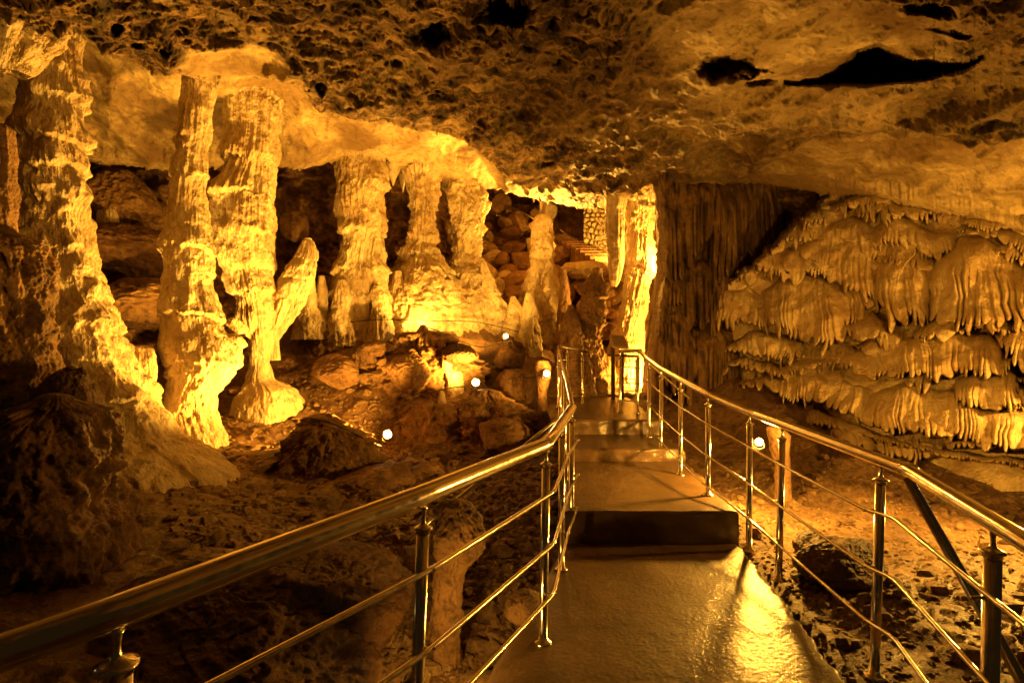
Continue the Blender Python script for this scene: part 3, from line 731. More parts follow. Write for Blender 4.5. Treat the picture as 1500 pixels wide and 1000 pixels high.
column('stalagmite_column', 'cracked blocky stone column standing free in front of the boulder slope',
       [(318, 784, 806), (325, 781, 810), (350, 780, 812), (390, 774, 815), (410, 768, 818), (440, 758, 824), (470, 748, 832), (505, 742, 842)],
       11.8, 83, M_CALC, tiers=(350, 380, 425), tamp=0.06, flute=0.03, lump=0.14, nth=260)
rt = empty('lit_column', at(915, 590, 10.6), 'glaring yellow-white ribbed column at the end of the walkway, beside the dark stone curtain', 'cave column')
def reparent(o, p):
    o.location = (o.location.x-p.location.x, o.location.y-p.location.y, o.location.z-p.location.z); o.parent = p
o = column('shaft', None, [(278, 905, 958), (300, 914, 960), (350, 916, 962), (400, 914, 960), (430, 910, 952), (460, 904, 948), (490, 898, 944), (530, 892, 944), (600, 884, 944)],
       10.8, 91, M_CALC, tiers=(330, 395, 440, 500), tamp=0.12, finger=0.4, flute=0.09, lump=0.10, ffreq=8, parent=rt, nth=300); reparent(o, rt)
o = column('hanging_drapery', None, [(284, 884, 920), (310, 886, 916), (350, 888, 916), (385, 890, 914), (412, 893, 908), (420, 896, 903)],
       10.4, 97, M_CALC, tiers=(350,), tamp=0.05, finger=0.3, flute=0.06, lump=0.05, ffreq=11, parent=rt, nth=200, ext=0); reparent(o, rt)
column('dark_pillar', 'dark craggy rock pillar to the left of the glaring column at the walkway end',
       [(395, 866, 884), (420, 856, 888), (455, 846, 888), (500, 842, 888), (540, 842, 890), (600, 838, 896)],
       10.0, 103, M_BROWN, tiers=(440, 500), tamp=0.08, flute=0.06, lump=0.2, cat='rock pillar', nth=220)

STAL = [
    ('upright stalagmite behind the leaning stone wing, with drip fringe at its foot', [(350, 446, 457), (375, 440, 462), (420, 438, 463), (450, 436, 466), (472, 430, 480)], 9.6, M_CALC),
    ('short brown stub beside the upright stalagmite at the edge of the dark gap', [(405, 466, 476), (425, 463, 480), (470, 460, 484)], 9.9, M_CALC),
    ('lumpy stalagmite in front of the broad ribbed column foot, left one of two', [(412, 494, 508), (435, 488, 524), (460, 486, 526), (482, 480, 534)], 9.8, M_CALC),
    ('round-headed stalagmite in front of the broad ribbed column foot, right one of two', [(420, 546, 562), (432, 541, 568), (450, 543, 570), (482, 536, 580)], 9.8, M_CALC),
    ('small pointed stub between the broad ribbed column and the cone-footed column', [(398, 578, 588), (415, 574, 594), (450, 570, 602)], 10.4, M_CALC),
    ('pale wedge-shaped stalagmite at the right rim of the cone foot', [(412, 650, 664), (428, 645, 674), (452, 644, 680), (478, 640, 690)], 10.5, M_CALC),
    ('slim pale cone leaning out beside the pointed lobe of the bulging pillar', [(385, 704, 712), (405, 702, 722), (440, 706, 738), (470, 704, 748)], 11.0, M_CALC),
    ('pale smooth cone on the lit saddle, left of the larger one', [(435, 748, 756), (455, 742, 768), (482, 736, 778)], 10.8, M_CALC),
    ('tall pale teardrop cone on the lit saddle in front of the cracked column', [(430, 770, 779), (450, 764, 786), (475, 762, 790), (500, 758, 796)], 10.4, M_CALC),
    ('brown finger-like stump right of the cracked free-standing column', [(395, 822, 830), (430, 818, 836), (500, 812, 842)], 11.0, M_BROWN),
    ('dark pointed hump between the lit saddle and the dark craggy pillar', [(448, 832, 840), (470, 824, 850), (510, 812, 860), (560, 806, 870)], 9.7, M_BROWN),
    ('stubby round-topped stalagmite between the massive left column and the second one', [(512, 190, 224), (530, 186, 228), (560, 190, 228), (600, 192, 232), (640, 196, 236)], 6.4, M_CALC),
    ('conical mound crowned by a small peak in the middle of the cave floor', [(477, 616, 624), (490, 606, 634), (510, 594, 640), (530, 582, 650), (560, 575, 660)], 9.0, M_BROWN),
    ('small brightly lit stepped stump left of the middle floor lamp', [(520, 648, 660), (540, 645, 662), (545, 650, 676), (565, 652, 680), (590, 646, 686)], 8.5, M_CALC),
    ('thumb-sized pale stub left of the brightly lit stepped stump', [(568, 644, 650), (580, 641, 652), (600, 638, 656)], 8.2, M_CALC),
    ('tall stone stub at the left picture edge, lit only on its rim', [(190, -30, 16), (240, -30, 24), (300, -30, 22), (350, -30, 20), (420, -40, 30)], 4.6, M_BROWN),
]
for i, (lab, rows, d, m) in enumerate(STAL):
    column('stalagmite', lab, rows, d, 200+i*7, m, tiers=(rows[0][0]*0.4+rows[-1][0]*0.6,), tamp=0.07, finger=0.12, flute=0.045, lump=0.11, ffreq=9, cat='stalagmite', nth=200, fine=0.6)

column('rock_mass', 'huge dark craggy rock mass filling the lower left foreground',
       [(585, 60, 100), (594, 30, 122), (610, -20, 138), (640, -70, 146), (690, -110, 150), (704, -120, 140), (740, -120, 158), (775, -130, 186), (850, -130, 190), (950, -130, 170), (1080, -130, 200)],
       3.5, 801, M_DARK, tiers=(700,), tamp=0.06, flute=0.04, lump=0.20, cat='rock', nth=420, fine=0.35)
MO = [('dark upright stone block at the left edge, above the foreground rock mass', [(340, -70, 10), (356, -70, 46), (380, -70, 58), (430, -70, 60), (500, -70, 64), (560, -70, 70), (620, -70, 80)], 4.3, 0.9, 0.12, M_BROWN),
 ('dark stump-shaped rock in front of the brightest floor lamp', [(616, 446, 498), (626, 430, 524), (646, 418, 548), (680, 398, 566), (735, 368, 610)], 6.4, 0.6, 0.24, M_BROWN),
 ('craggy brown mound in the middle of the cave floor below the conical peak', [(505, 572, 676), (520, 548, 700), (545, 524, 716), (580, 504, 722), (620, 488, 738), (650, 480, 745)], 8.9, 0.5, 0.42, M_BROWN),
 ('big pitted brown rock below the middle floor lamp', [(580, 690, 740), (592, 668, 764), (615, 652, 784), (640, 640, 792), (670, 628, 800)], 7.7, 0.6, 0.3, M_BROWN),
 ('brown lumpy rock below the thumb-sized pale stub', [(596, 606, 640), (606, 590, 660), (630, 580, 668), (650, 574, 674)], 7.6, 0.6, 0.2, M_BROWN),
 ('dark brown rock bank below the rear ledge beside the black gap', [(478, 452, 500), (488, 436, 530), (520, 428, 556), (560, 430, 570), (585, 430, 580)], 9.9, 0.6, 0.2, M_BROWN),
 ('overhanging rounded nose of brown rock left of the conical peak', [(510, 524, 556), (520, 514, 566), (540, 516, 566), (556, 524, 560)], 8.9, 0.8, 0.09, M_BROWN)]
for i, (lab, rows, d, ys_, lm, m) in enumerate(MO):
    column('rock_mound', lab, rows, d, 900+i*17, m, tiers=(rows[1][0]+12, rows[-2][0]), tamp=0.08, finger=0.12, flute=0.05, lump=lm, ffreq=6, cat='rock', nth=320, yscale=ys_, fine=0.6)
# hanging stone folds, top left, and short stalactites
for i, (lab, rows, d) in enumerate([
    ('ragged hanging stone fold in the top left corner, outermost of three', [(-60, -20, 50), (0, -6, 40), (40, 0, 26), (80, -4, 12), (100, -6, 2)], 4.4),
    ('middle hanging stone fold beside the massive left column', [(-60, 20, 90), (20, 28, 74), (60, 16, 58), (95, 4, 40), (108, 6, 34)], 4.6),
    ('long hanging stone fold nearest the massive left column', [(-60, 60, 110), (20, 62, 98), (70, 44, 84), (105, 30, 50), (114, 33, 42)], 4.8)]):
    column('stone_fold', lab, rows, d, 300+i*13, M_CALC, tiers=(20, 70), tamp=0.08, flute=0.06, lump=0.26, fine=0.6, rmul=1.25, cat='stone drapery', nth=220, ext=0)
STC = [(793, 286, 308, 11.9, 7, 'short glowing stalactite at the lip of the ceiling above the boulder slope'),
       (803, 288, 300, 11.9, 9, 'stubby glowing stalactite right of the short one over the boulder slope'),
       (782, 284, 296, 11.9, 6, 'tiny lit stalactite at the left end of the glowing ceiling lip'),
       (500, 215, 248, 10.0, 8, 'thin stalactite beside the head of the broad ribbed column'),
       (576, 252, 272, 10.8, 12, 'stalactite stub between the broad ribbed column and the cone-footed one'),
       (590, 262, 282, 11.3, 7, 'narrow stalactite at the left shoulder of the cone-footed column')]
for i, (x, y0, y1, d, w, lab) in enumerate(STC):
    column('stalactite', lab, [(y0-12, x-w, x+w), (y0, x-w*0.8, x+w*0.8), ((y0+y1)/2, x-w*0.35, x+w*0.35), (y1, x-0.8, x+0.8)], d, 400+i, M_CALC, flute=0.02, lump=0.02, cat='stalactite', nth=60, ext=0)

# ------------------------------------------------------------------ boulders
BO = [  # name, label, px,py,d, size, seed, mat, res
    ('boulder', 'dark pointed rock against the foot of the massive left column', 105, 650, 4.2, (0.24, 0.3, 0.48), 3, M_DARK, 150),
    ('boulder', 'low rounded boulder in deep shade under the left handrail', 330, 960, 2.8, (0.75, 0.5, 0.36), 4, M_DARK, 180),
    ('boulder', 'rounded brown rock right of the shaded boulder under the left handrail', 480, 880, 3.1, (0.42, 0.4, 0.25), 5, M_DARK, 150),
    ('boulder', 'small humped rock with a dark hollow beside it, left of the front pedestal', 545, 850, 3.5, (0.2, 0.2, 0.14), 6, M_BROWN, 90),
    ('boulder', 'jagged dark boulder above the gravel, right of the black gap beside the leaning wing', 492, 545, 8.4, (0.34, 0.3, 0.24), 41, M_BROWN, 120),
    ('boulder', 'angular slab tilted on the left flank of the conical peak', 560, 512, 8.8, (0.3, 0.24, 0.14), 42, M_BROWN, 110),
    ('boulder', 'blocky dark boulder hanging over the gravel below the conical peak', 600, 545, 8.2, (0.34, 0.3, 0.22), 43, M_BROWN, 120),
    ('boulder', 'long dark ledge block on the right of the conical peak, under the lit saddle', 672, 520, 8.6, (0.34, 0.26, 0.15), 44, M_DARK, 110),
    ('boulder', 'rough boulder between the ledge block and the middle floor lamp', 650, 610, 7.6, (0.22, 0.2, 0.15), 45, M_BROWN, 100),
    ('boulder', 'angular brown boulder low on the slope left of the lamp pillar by the steps', 735, 640, 7.1, (0.32, 0.3, 0.2), 46, M_BROWN, 110),
    ('boulder', 'flat dark boulder on the floor between the brightest lamp and the left handrail', 628, 690, 6.3, (0.24, 0.2, 0.09), 47, M_BROWN, 100),
    ('boulder', 'small angular rock on the clay floor left of the stump-shaped rock', 300, 700, 5.8, (0.14, 0.12, 0.07), 48, M_BROWN, 80),
    ('boulder', 'low shoulder of rock left of the dark stump-shaped rock', 395, 680, 6.5, (0.42, 0.4, 0.16), 8, M_BROWN, 130),
    ('boulder', 'flat-topped brown rock right of the brightest floor lamp base', 560, 712, 6.1, (0.5, 0.4, 0.22), 9, M_BROWN, 130),
    ('boulder', 'dark block carrying the small lit lamp at the rim of the lit saddle', 748, 528, 9.3, (0.26, 0.26, 0.3), 15, M_DARK, 110),
    ('boulder', 'dark rugged rock right of the middle floor lamp, beside the lamp pillar', 760, 565, 8.6, (0.3, 0.3, 0.28), 16, M_BROWN, 110),
    ('boulder', 'jagged dark boulder on the stony floor behind the right railing', 1228, 822, 3.55, (0.29, 0.2, 0.13), 17, M_DARK, 150),
    ('boulder', 'small dark boulder just left of the jagged one behind the right railing', 1190, 800, 3.75, (0.10, 0.12, 0.09), 31, M_DARK, 90),
    ('boulder', 'pale rock at the bottom right behind the near right post', 1425, 978, 2.55, (0.12, 0.12, 0.07), 18, M_BROWN, 110),
    ('boulder', 'pale angular block perched beside the second column', 345, 478, 7.3, (0.14, 0.13, 0.10), 19, M_CALC, 100),
    ('boulder', 'pale flat block leaning on the skirt of the second column', 338, 500, 7.1, (0.2, 0.15, 0.10), 20, M_CALC, 100),
    ('boulder', 'pale upright slab in the dark recess between the massive left column and the second one', 158, 322, 9.5, (0.12, 0.15, 0.27), 21, M_CALC, 90),
    ('boulder', 'large brown boulder in the dark recess behind the massive left column', 190, 300, 10.0, (0.65, 0.5, 0.5), 22, M_BROWN, 110),
    ('boulder', 'low wide boulder on the floor of the recess behind the second column', 190, 380, 9.6, (0.9, 0.6, 0.5), 23, M_DARK, 110),
    ('boulder', 'light brown ledge rock below the wide boulder of the recess', 200, 445, 8.8, (0.75, 0.6, 0.4), 24, M_BROWN, 120),
    ('boulder', 'pale tilted rock at the cave wall left of the broad ribbed column', 432, 330, 11.4, (0.25, 0.22, 0.3), 25, M_BROWN, 90),
    ('boulder', 'small rock lying on the gravel at the foot of the third column', 345, 572, 7.9, (0.14, 0.12, 0.06), 27, M_BROWN, 70),
    ('boulder', 'angular rock in the gully beside the walkway edge, next to the front pedestal', 768, 888, 2.95, (0.10, 0.1, 0.07), 28, M_BROWN, 80),
    ('boulder', 'pale flat slab lying on the boulder slope below the rear stairs', 855, 394, 13.2, (0.5, 0.4, 0.2), 29, M_CALC, 80),
    ('boulder', 'small pale stones heap on the rear ledge above the conical mound', 560, 482, 9.9, (0.2, 0.14, 0.09), 30, M_CALC, 80),
    ('boulder', 'rock shoulder between walkway end and the lamp pillar', 880, 560, 10.6, (0.3, 0.3, 0.5), 33, M_BROWN, 90),
]
for nme, lab, px, py, d, sz, sd, m, res in BO:
    boulder(nme, lab, 'boulder', px, py, d, sz, sd, m, None, res)

# boulder slope at the back
protos = []
rs = np.random.RandomState(42)
cnt = 0
for i in range(150):
    px = rs.uniform(695, 900); py = rs.uniform(315, 470)
    if px > 815 and py < 385: continue
    t = (py-315)/155
    d = 17.0 - 4.6*t + rs.uniform(-0.3, 0.3)
    s = rs.uniform(0.16, 0.42)*(0.8+0.4*rs.rand())
    lab = 'brown angular boulder, one of many on the dim slope behind the cracked free-standing column'
    mat = M_BROWN if rs.rand() < 0.75 else M_CALC
    if cnt < 8:
        o = boulder('rubble_boulder', lab, 'boulder', px, py, d, (1.0, 0.75, 0.62), 500+i, mat, 'boulders on the rear slope', 44, facets=8, amp=0.05)
        protos.append(o); c = o
    else:
        c = protos[cnt % 8].copy(); C.objects.link(c)
    p = at(px, py, d); c.location = p
    c.scale = (s, s*rs.uniform(0.8, 1.1), s*rs.uniform(0.8, 1.2)); c.rotation_euler = (rs.uniform(-0.5, 0.5), rs.uniform(-0.5, 0.5), rs.uniform(0, 6.28))
    cnt += 1
# sloping bed under the boulders
def slope_bed():
    xs = np.arange(660, 960, 3.0); ys = np.arange(300, 500, 3.0)
    PX, PY = np.meshgrid(xs, ys)
    d = 17.6-4.6*np.clip((PY-315)/155, 0, 1.2)
    d = d-0.5*fbm(PX*0.03, PY*0.04, 1, 4, 0.6, True)
    V = np.stack([(PX-750)*d/FPX, d, CAMZ+(500-PY)*d/FPX], -1)
    tag(link('hillside', mesh_from('hillside', V, quads(*PX.shape), M_BROWN)), kind='structure')
slope_bed()

# gravel (uncountable)
def gravel():
    r = np.random.RandomState(9)
    ico_v = []; 
    ph = (1+5**.5)/2
    base = np.array([(-1, ph, 0), (1, ph, 0), (-1, -ph, 0), (1, -ph, 0), (0, -1, ph), (0, 1, ph), (0, -1, -ph), (0, 1, -ph), (ph, 0, -1), (ph, 0, 1), (-ph, 0, -1), (-ph, 0, 1)])/1.9
    fc = np.array([(0, 11, 5), (0, 5, 1), (0, 1, 7), (0, 7, 10), (0, 10, 11), (1, 5, 9), (5, 11, 4), (11, 10, 2), (10, 7, 6), (7, 1, 8), (3, 9, 4), (3, 4, 2), (3, 2, 6), (3, 6, 8), (3, 8, 9), (4, 9, 5), (2, 4, 11), (6, 2, 10), (8, 6, 7), (9, 8, 1)])
    pts = []
    def area(n, f, smin, smax):
        k = 0
        while k < n:
            px, py, d, s = f()
            x = (px-750)*d/FPX
            if pl(d)-0.03 < x < pr_(d)+0.03: k += 1; continue
            pts.append((x, d, r.uniform(smin, smax)*(1 if r.rand() < 0.86 else (1.8 if r.rand() < 0.7 else 3.2)))); k += 1
    area(5200, lambda: (r.uniform(520, 830), 0, r.uniform(2.6, 8.2), 0), 0.008, 0.028)
    area(2600, lambda: (r.uniform(1060, 1560), 0, r.uniform(2.2, 6.8), 0), 0.006, 0.022)
    area(2600, lambda: (r.uniform(250, 620), 0, r.uniform(3.0, 8.8), 0), 0.008, 0.03)
    n_side = 1500
    for k in range(n_side):
        y = r.uniform(1.6, 8.5); 
        x = (pr_(y)+r.uniform(0.02, 0.35)) if r.rand() < 0.5 else (pl(y)-r.uniform(0.02, 0.3))
        pts.append((x, y, r.uniform(0.006, 0.022)))
    A = np.array(pts)
    X, Y = A[:, 0], A[:, 1]
    Z = ground_base(X, Y) + 0.10*fbm(X*0.9, Y*0.9, 1, 3)+0.055*fbm(X*2.6, Y*2.6, 2, 4, 0.5, True)+0.022*fbm(X*9, Y*9, 3, 4, 0.6)
    Z += 0.18*sstep(7.5, 11, Y)*fbm(X*1.5+7, Y*1.5, 4, 4, 0.5, True)
    Z = ground_fix(X, Y, Z)
    n = len(A)
    V = base[None]*(1+r.uniform(-0.28, 0.28, (n, 12, 1)))*(A[:, 2, None, None]*r.uniform(0.6, 1.3, (n, 1, 3)))
    V[..., 2] *= 0.7
    V = V+np.stack([X, Y, Z+A[:, 2]*0.15], -1)[:, None]
    Fq = (fc[None]+np.arange(n)[:, None, None]*12).reshape(-1, 3)
    me = mesh_from('gravel', V.reshape(-1, 3), Fq, M_GRAVEL, False)
    tag(link('gravel', me), 'loose brown gravel and stone chips on the cave floor beside the walkway', 'gravel', kind='stuff')
gravel()

# ------------------------------------------------------------------ railings
RODH = (0.75, 0.49, 0.24)
def post(root, top, base, r=0.021, stem=True):
    """steel post with flange at its base and domed cap with a thin stem to the handrail"""
    o0 = root.location
    top = np.array(top, float); base = np.array(base, float)
    ax = (top-base); Lh = np.linalg.norm(ax); ax = ax/Lh
    endp = base+ax*(Lh-0.075 if stem else Lh-0.02)
    p = link('post', tube_mesh([[base, base+ax*0.2, endp]], r, 20, 'post', M_STEEL, base), root, base-np.array(o0))
    q = Vector((0, 0, 1)).rotation_difference(Vector(ax)).to_matrix()
    link('flange', lathe('flange', [(0.001, 0.0), (r*2.1, 0.0), (r*2.15, 0.006), (r*1.9, 0.012), (r*1.25, 0.018), (r*1.02, 0.034), (r*0.9, 0.034)], 24, M_STEEL), p, (0, 0, 0))
    if stem:
        c = endp-base
        link('cap', lathe('cap', [(r*0.9, -0.012), (r*1.08, -0.012), (r*1.08, 0.0), (r*1.42, 0.003), (r*1.45, 0.008), (r*1.0, 0.013), (r*0.5, 0.019), (0.008, 0.026), (0.0065, 0.045), (0.009, 0.066), (0.013, 0.075), (0.001, 0.076)], 24, M_STEEL, tilt=q), p, c)
    return p

def rail_obj(root, name, paths, r, seg=14):
    o0 = np.array(root.location); st = np.array(paths[0][0], float)
    return link(name, tube_mesh(paths, r, seg, name, M_STEEL, st), root, st-o0)

def collar(root, p, ax, r, w=0.02):
    """ring joint round a tube"""
    p = np.array(p, float); ax = np.array(ax, float)/np.linalg.norm(ax)
    o0 = np.array(root.location)
    q = Vector((0, 0, 1)).rotation_difference(Vector(ax)).to_matrix()
    me = lathe('collar', [(r*0.98, -w), (r*1.12, -w*0.9), (r*1.18, -w*0.5), (r*1.05, -w*0.2), (r*1.05, w*0.2), (r*1.18, w*0.5), (r*1.12, w*0.9), (r*0.98, w)], 24, M_STEEL, tilt=q)
    return link('collar', me, root, p-o0)

def arc(pts, k=6):
    """round off the corners of a polyline"""
    P = [np.array(p, float) for p in pts]; out = [P[0]]
    for i in range(1, len(P)-1):
        a, b, c = P[i-1], P[i], P[i+1]
        la = np.linalg.norm(b-a); lc = np.linalg.norm(c-b); rr = min(0.06, la*0.3, lc*0.3)
        s = b+(a-b)/la*rr; e = b+(c-b)/lc*rr
        for j in range(k+1):
            t = j/k; out.append((1-t)**2*s+2*t*(1-t)*b+t*t*e)
    out.append(P[-1]); return out

def railing(label, hand, posts, rods=True, hr=0.027, rod_r=0.0085, post_r=0.021, name='handrail_fence'):
    root = empty(name, (hand[0][0], hand[0][1], 0), label, 'railing')
    rail_obj(root, 'handrail', [arc(hand)], hr, 28)
    for (tp, bs, *rest) in posts:
        post(root, tp, bs, post_r*(rest[0] if rest else 1))
    return root

# left railing: posts (top on handrail underside, base)
def wp(px, py, d): return at(px, py, d)
LH = [wp(-420, 1090, 0.74), wp(0, 956, 0.98), wp(165, 898, 1.08), wp(620, 724, 1.80), wp(800, 650, 2.74), wp(838, 597, 4.15)]
LH = [np.array([p[0], p[1], p[2]]) for p in LH]
lposts = [((-0.78, 1.08, 0.93), (-0.80, 1.08, 0.0), 1.3),
          ((-0.29, 1.80, 0.955), (-0.325, 1.80, 0.0)),
          ((0.172, 2.74, 0.955), (0.155, 2.72, 0.0)),
          ((0.325, 3.55, 0.965), (0.325, 3.6, 0.0)),
          ((0.455, 4.14, 0.975), (0.45, 4.15, -0.05))]
lr = railing('curving polished steel railing with thick handrail along the left edge of the walkway', LH, lposts, hr=0.034)
def offs(base, h, dx=0.045, dy=0.0): return np.array([base[0]+dx, base[1]+dy, base[2]+h])
lb = [(-1.15, 0.2, 0), (-0.78, 1.08, 0), (-0.31, 1.80, 0), (0.165, 2.73, 0), (0.325, 3.6, 0), (0.455, 4.15, 0)]
for h in RODH:
    rail_obj(lr, 'rod', [arc([offs(b, h) for b in lb])], 0.0095, 12)
    for b in lb[2:]:
        link('clip', tube_mesh([[np.array([b[0], b[1], h]), np.array([b[0]+0.02, b[1], h]), np.array([b[0]+0.058, b[1], h])]], 0.0065, 10, 'clip', M_STEEL, (b[0], b[1], h)), lr, np.array([b[0], b[1], h])-np.array(lr.location))
collar(lr, LH[4]+np.array([0.0, 0.0, 0]), LH[4]-LH[3], 0.030)
rail_obj(lr, 'brace', [[LH[5]+np.array([-0.01, 0, -0.01]), wp(650, 746, 3.7), wp(600, 790, 3.55)]], 0.013, 14)

# far left railing climbing beside the steps, turning right across the back
FH = [wp(838, 597, 4.16), wp(831, 560, 5.4), wp(823, 530, 6.8), wp(818, 507, 8.4), wp(860, 515, 8.45)]
fp = []
for px, dtop, dz in ((834, 4.9, 0.1), (829, 5.8, 0.25), (825, 6.5, 0.36), (821, 7.4, 0.45), (818.5, 8.3, 0.5)):
    ptop = np.array([np.interp(dtop, [f[1] for f in FH[:4]], [f[i] for f in FH[:4]]) for i in range(3)])
    fp.append((ptop, (ptop[0]-0.01, ptop[1], dz)))
fp.append((wp(831, 511, 8.43), (wp(831, 511, 8.43)[0], 8.43, 0.5)))
fp.append((wp(853, 515, 8.45), (wp(853, 515, 8.45)[0], 8.45, 0.53)))
fr = railing('far steel railing climbing beside the left side of the steps and turning across their top', FH, fp, hr=0.022, post_r=0.02)
for k, h in enumerate(RODH):
    pth = [offs((p[1][0], p[1][1], p[0][2]-0.95*1.0), h*0.98+0.02, 0.03) for p in fp[:5]] + [offs((fp[6][0][0]+0.05, 8.42, fp[6][0][2]-0.9), h, 0, 0)]
    rail_obj(fr, 'rod', [arc(pth)], 0.008, 10)

# right railing
RH = [wp(1640, 885, 1.22), wp(1500, 792, 1.52), wp(1330, 688, 2.33), wp(1105, 606, 3.95), wp(1037, 577, 4.48), wp(997, 556, 5.17), wp(968, 540, 5.9), wp(947, 524, 6.6), wp(938, 515, 7.2)]
rpost = [((1.476, 1.675, 0.925), (1.455, 1.675, -0.04), 1.12),
         ((1.697, 2.51, 0.935), (1.665, 2.51, -0.04)),
         ((1.737, 3.507, 0.945), (1.712, 3.507, -0.03)),
         (wp(1098, 606, 3.98), (wp(1097, 805, 3.93)[0], 3.93, 0.0)),
         (wp(1037, 580, 4.48), (wp(1037, 725, 4.48)[0], 4.48, 0.24)),
         (wp(997, 560, 5.17), (wp(997, 695, 5.17)[0], 5.17, 0.24)),
         (wp(969, 543, 5.85), (wp(969, 655, 5.83)[0], 5.85, 0.30)),
         (wp(951, 530, 6.45), (wp(951, 640, 6.45)[0], 6.45, 0.37))]
rr = railing('long polished steel railing along the right edge of the walkway, rising past the steps', RH, rpost, hr=0.028)
rb = [(1.02, 0.95, 0.0), (1.305, 1.62, 0.0), (1.655, 2.33, 0.0), (1.59+0.12, 2.55, 0)]
rbb = [(1.10, 1.0, 0.0), (1.31, 1.62, 0.0), (1.68, 2.33, 0.0)] + [(b[1][0]-0.0, b[1][1], 0) for b in rpost[2:]]
for h in RODH:
    pth = [offs((1.28, 1.05, 0), h, -0.035), offs((1.46, 1.675, 0), h, -0.035), offs((1.66, 2.33, 0), h, -0.035)]
    for b in rpost[1:]:
        bz = b[0][2]-0.96
        pth.append(offs((b[1][0], b[1][1], bz), h, -0.035))
    rail_obj(rr, 'rod', [arc(pth)], 0.0085, 12)
    for b in rpost:
        bz = b[0][2]-0.96
        q = np.array([b[1][0], b[1][1], bz+h])
        link('clip', tube_mesh([[q, q+np.array([-0.02, 0, 0]), q+np.array([-0.048, 0, 0])]], 0.0065, 10, 'clip', M_STEEL, q), rr, q-np.array(rr.location))
collar(rr, RH[2], RH[3]-RH[2], 0.028, 0.028); collar(rr, RH[3], RH[4]-RH[3], 0.028, 0.022)
rail_obj(rr, 'brace', [[RH[2]+np.array([0, 0, -0.04]), wp(1445, 905, 1.95), wp(1560, 1110, 1.72)]], 0.020, 18)
rail_obj(rr, 'brace', [[wp(951, 533, 6.5), wp(1010, 584, 6.3)]], 0.012, 12)

# gate-like end frame of the right railing
GH = [wp(938, 515, 7.2), wp(905, 513, 7.35)]
ge = empty('railing_end', (wp(921, 600, 7.25)[0], 7.25, 0.55), 'short two-post steel rail piece at the far end of the right railing', 'railing')
rail_obj(ge, 'handrail', [[wp(940, 513, 7.2), wp(907, 514, 7.35)]], 0.026, 18)
for (x, d) in ((935, 7.22), (909, 7.33)):
    p0 = wp(x, 516, d); post(ge, p0, (p0[0]-0.01, d, 0.55), 0.021)
for yy in (537, 560, 586):
    rail_obj(ge, 'rod', [[wp(938, yy+2, 7.19), wp(905, yy, 7.32)]], 0.009, 10)

# rail behind, by the info board
bk = empty('back_railing', (wp(915, 590, 9.0)[0], 9.0, 0.55), 'low steel rail crossing behind the information board', 'railing')
rail_obj(bk, 'handrail', [[wp(890, 520, 9.2), wp(936, 522, 9.0)]], 0.022, 14)
for yy in (537, 554, 572):
    rail_obj(bk, 'rod', [[wp(905, yy, 9.1), wp(936, yy+1, 9.0)]], 0.008, 8)
post(bk, wp(932, 522, 9.02), (wp(932, 522, 9.02)[0], 9.02, 0.5), 0.02)

# information board on a slanted lectern
def info_board():
    root = empty('information_board', (wp(905, 590, 8.9)[0], 8.95, 0.55), 'slanted information board on two posts in front of the glaring column', 'sign')
    o0 = np.array(root.location)
    a = wp(893, 490, 9.05); b = wp(914, 491, 9.05); c = wp(922, 510, 8.75); dd = wp(898, 507, 8.75)
    nrm = np.cross(b-a, dd-a); nrm /= np.linalg.norm(nrm)
    if nrm[1] > 0: nrm = -nrm
    top = np.array([a, b, c, dd]); bot = top-nrm*0.03
    V = np.concatenate([top, bot])-o0
    Fq = [(0, 1, 2, 3), (7, 6, 5, 4), (0, 4, 5, 1), (1, 5, 6, 2), (2, 6, 7, 3), (3, 7, 4, 0)]
    link('panel', mesh_from('panel', V, Fq, M_BOARD, False), root)
    # printed rows of text, too small to read, as inked strips
    q = []; fq = []
    rnd = np.random.RandomState(2)
    for r in range(6):
        s = 0.14+0.13*r; x = 0.1
        while x < 0.85:
            w = rnd.uniform(0.04, 0.12)
            for (u, v) in ((x, s), (min(x+w, 0.9), s), (min(x+w, 0.9), s+0.05), (x, s+0.05)):
                pt = (a*(1-u)+b*u)*(1-v)+(dd*(1-u)+c*u)*v + nrm*0.004; q.append(pt-o0)
            fq.append(tuple(range(len(q)-4, len(q)))); x += w+0.03
    link('text', mesh_from('text', q, fq, M_INK, False), root)
    for x in (898, 911):
        p = wp(x, 505, 8.95); rail_obj(root, 'leg', [[p+np.array([0, 0.0, -0.03]), np.array([p[0], p[1], 0.5])]], 0.035, 12)
info_board()

# far stairs with railings
def far_rail(label, pts, height, n):
    root = empty('stair_railing', np.array(pts[0])-np.array([0, 0, height]), label, 'railing')
    rail_obj(root, 'handrail', [pts], 0.03, 10)
    P = [np.array(p) for p in pts]
    rail_obj(root, 'rod', [[p-np.array([0, 0, height*0.5]) for p in P]], 0.018, 8)
    tl = np.linspace(0, 1, n); ys = np.linspace(0, len(P)-1, n)
    for y in ys:
        i = min(int(y), len(P)-2); f = y-i; p = P[i]*(1-f)+P[i+1]*f
        rail_obj(root, 'post', [[p, p-np.array([0, 0, height])]], 0.022, 8)
far_rail('upper steel stair railing high on the rear slope under the ceiling', [wp(727, 297, 16.5), wp(745, 302, 16.3), wp(770, 313, 16.0), wp(782, 321, 15.8)], 0.75, 5)
far_rail('lower steel stair railing descending behind the cracked free-standing column', [wp(822, 338, 15.8), wp(840, 350, 15.2), wp(860, 361, 14.6), wp(884, 373, 14.0)], 0.75, 6)
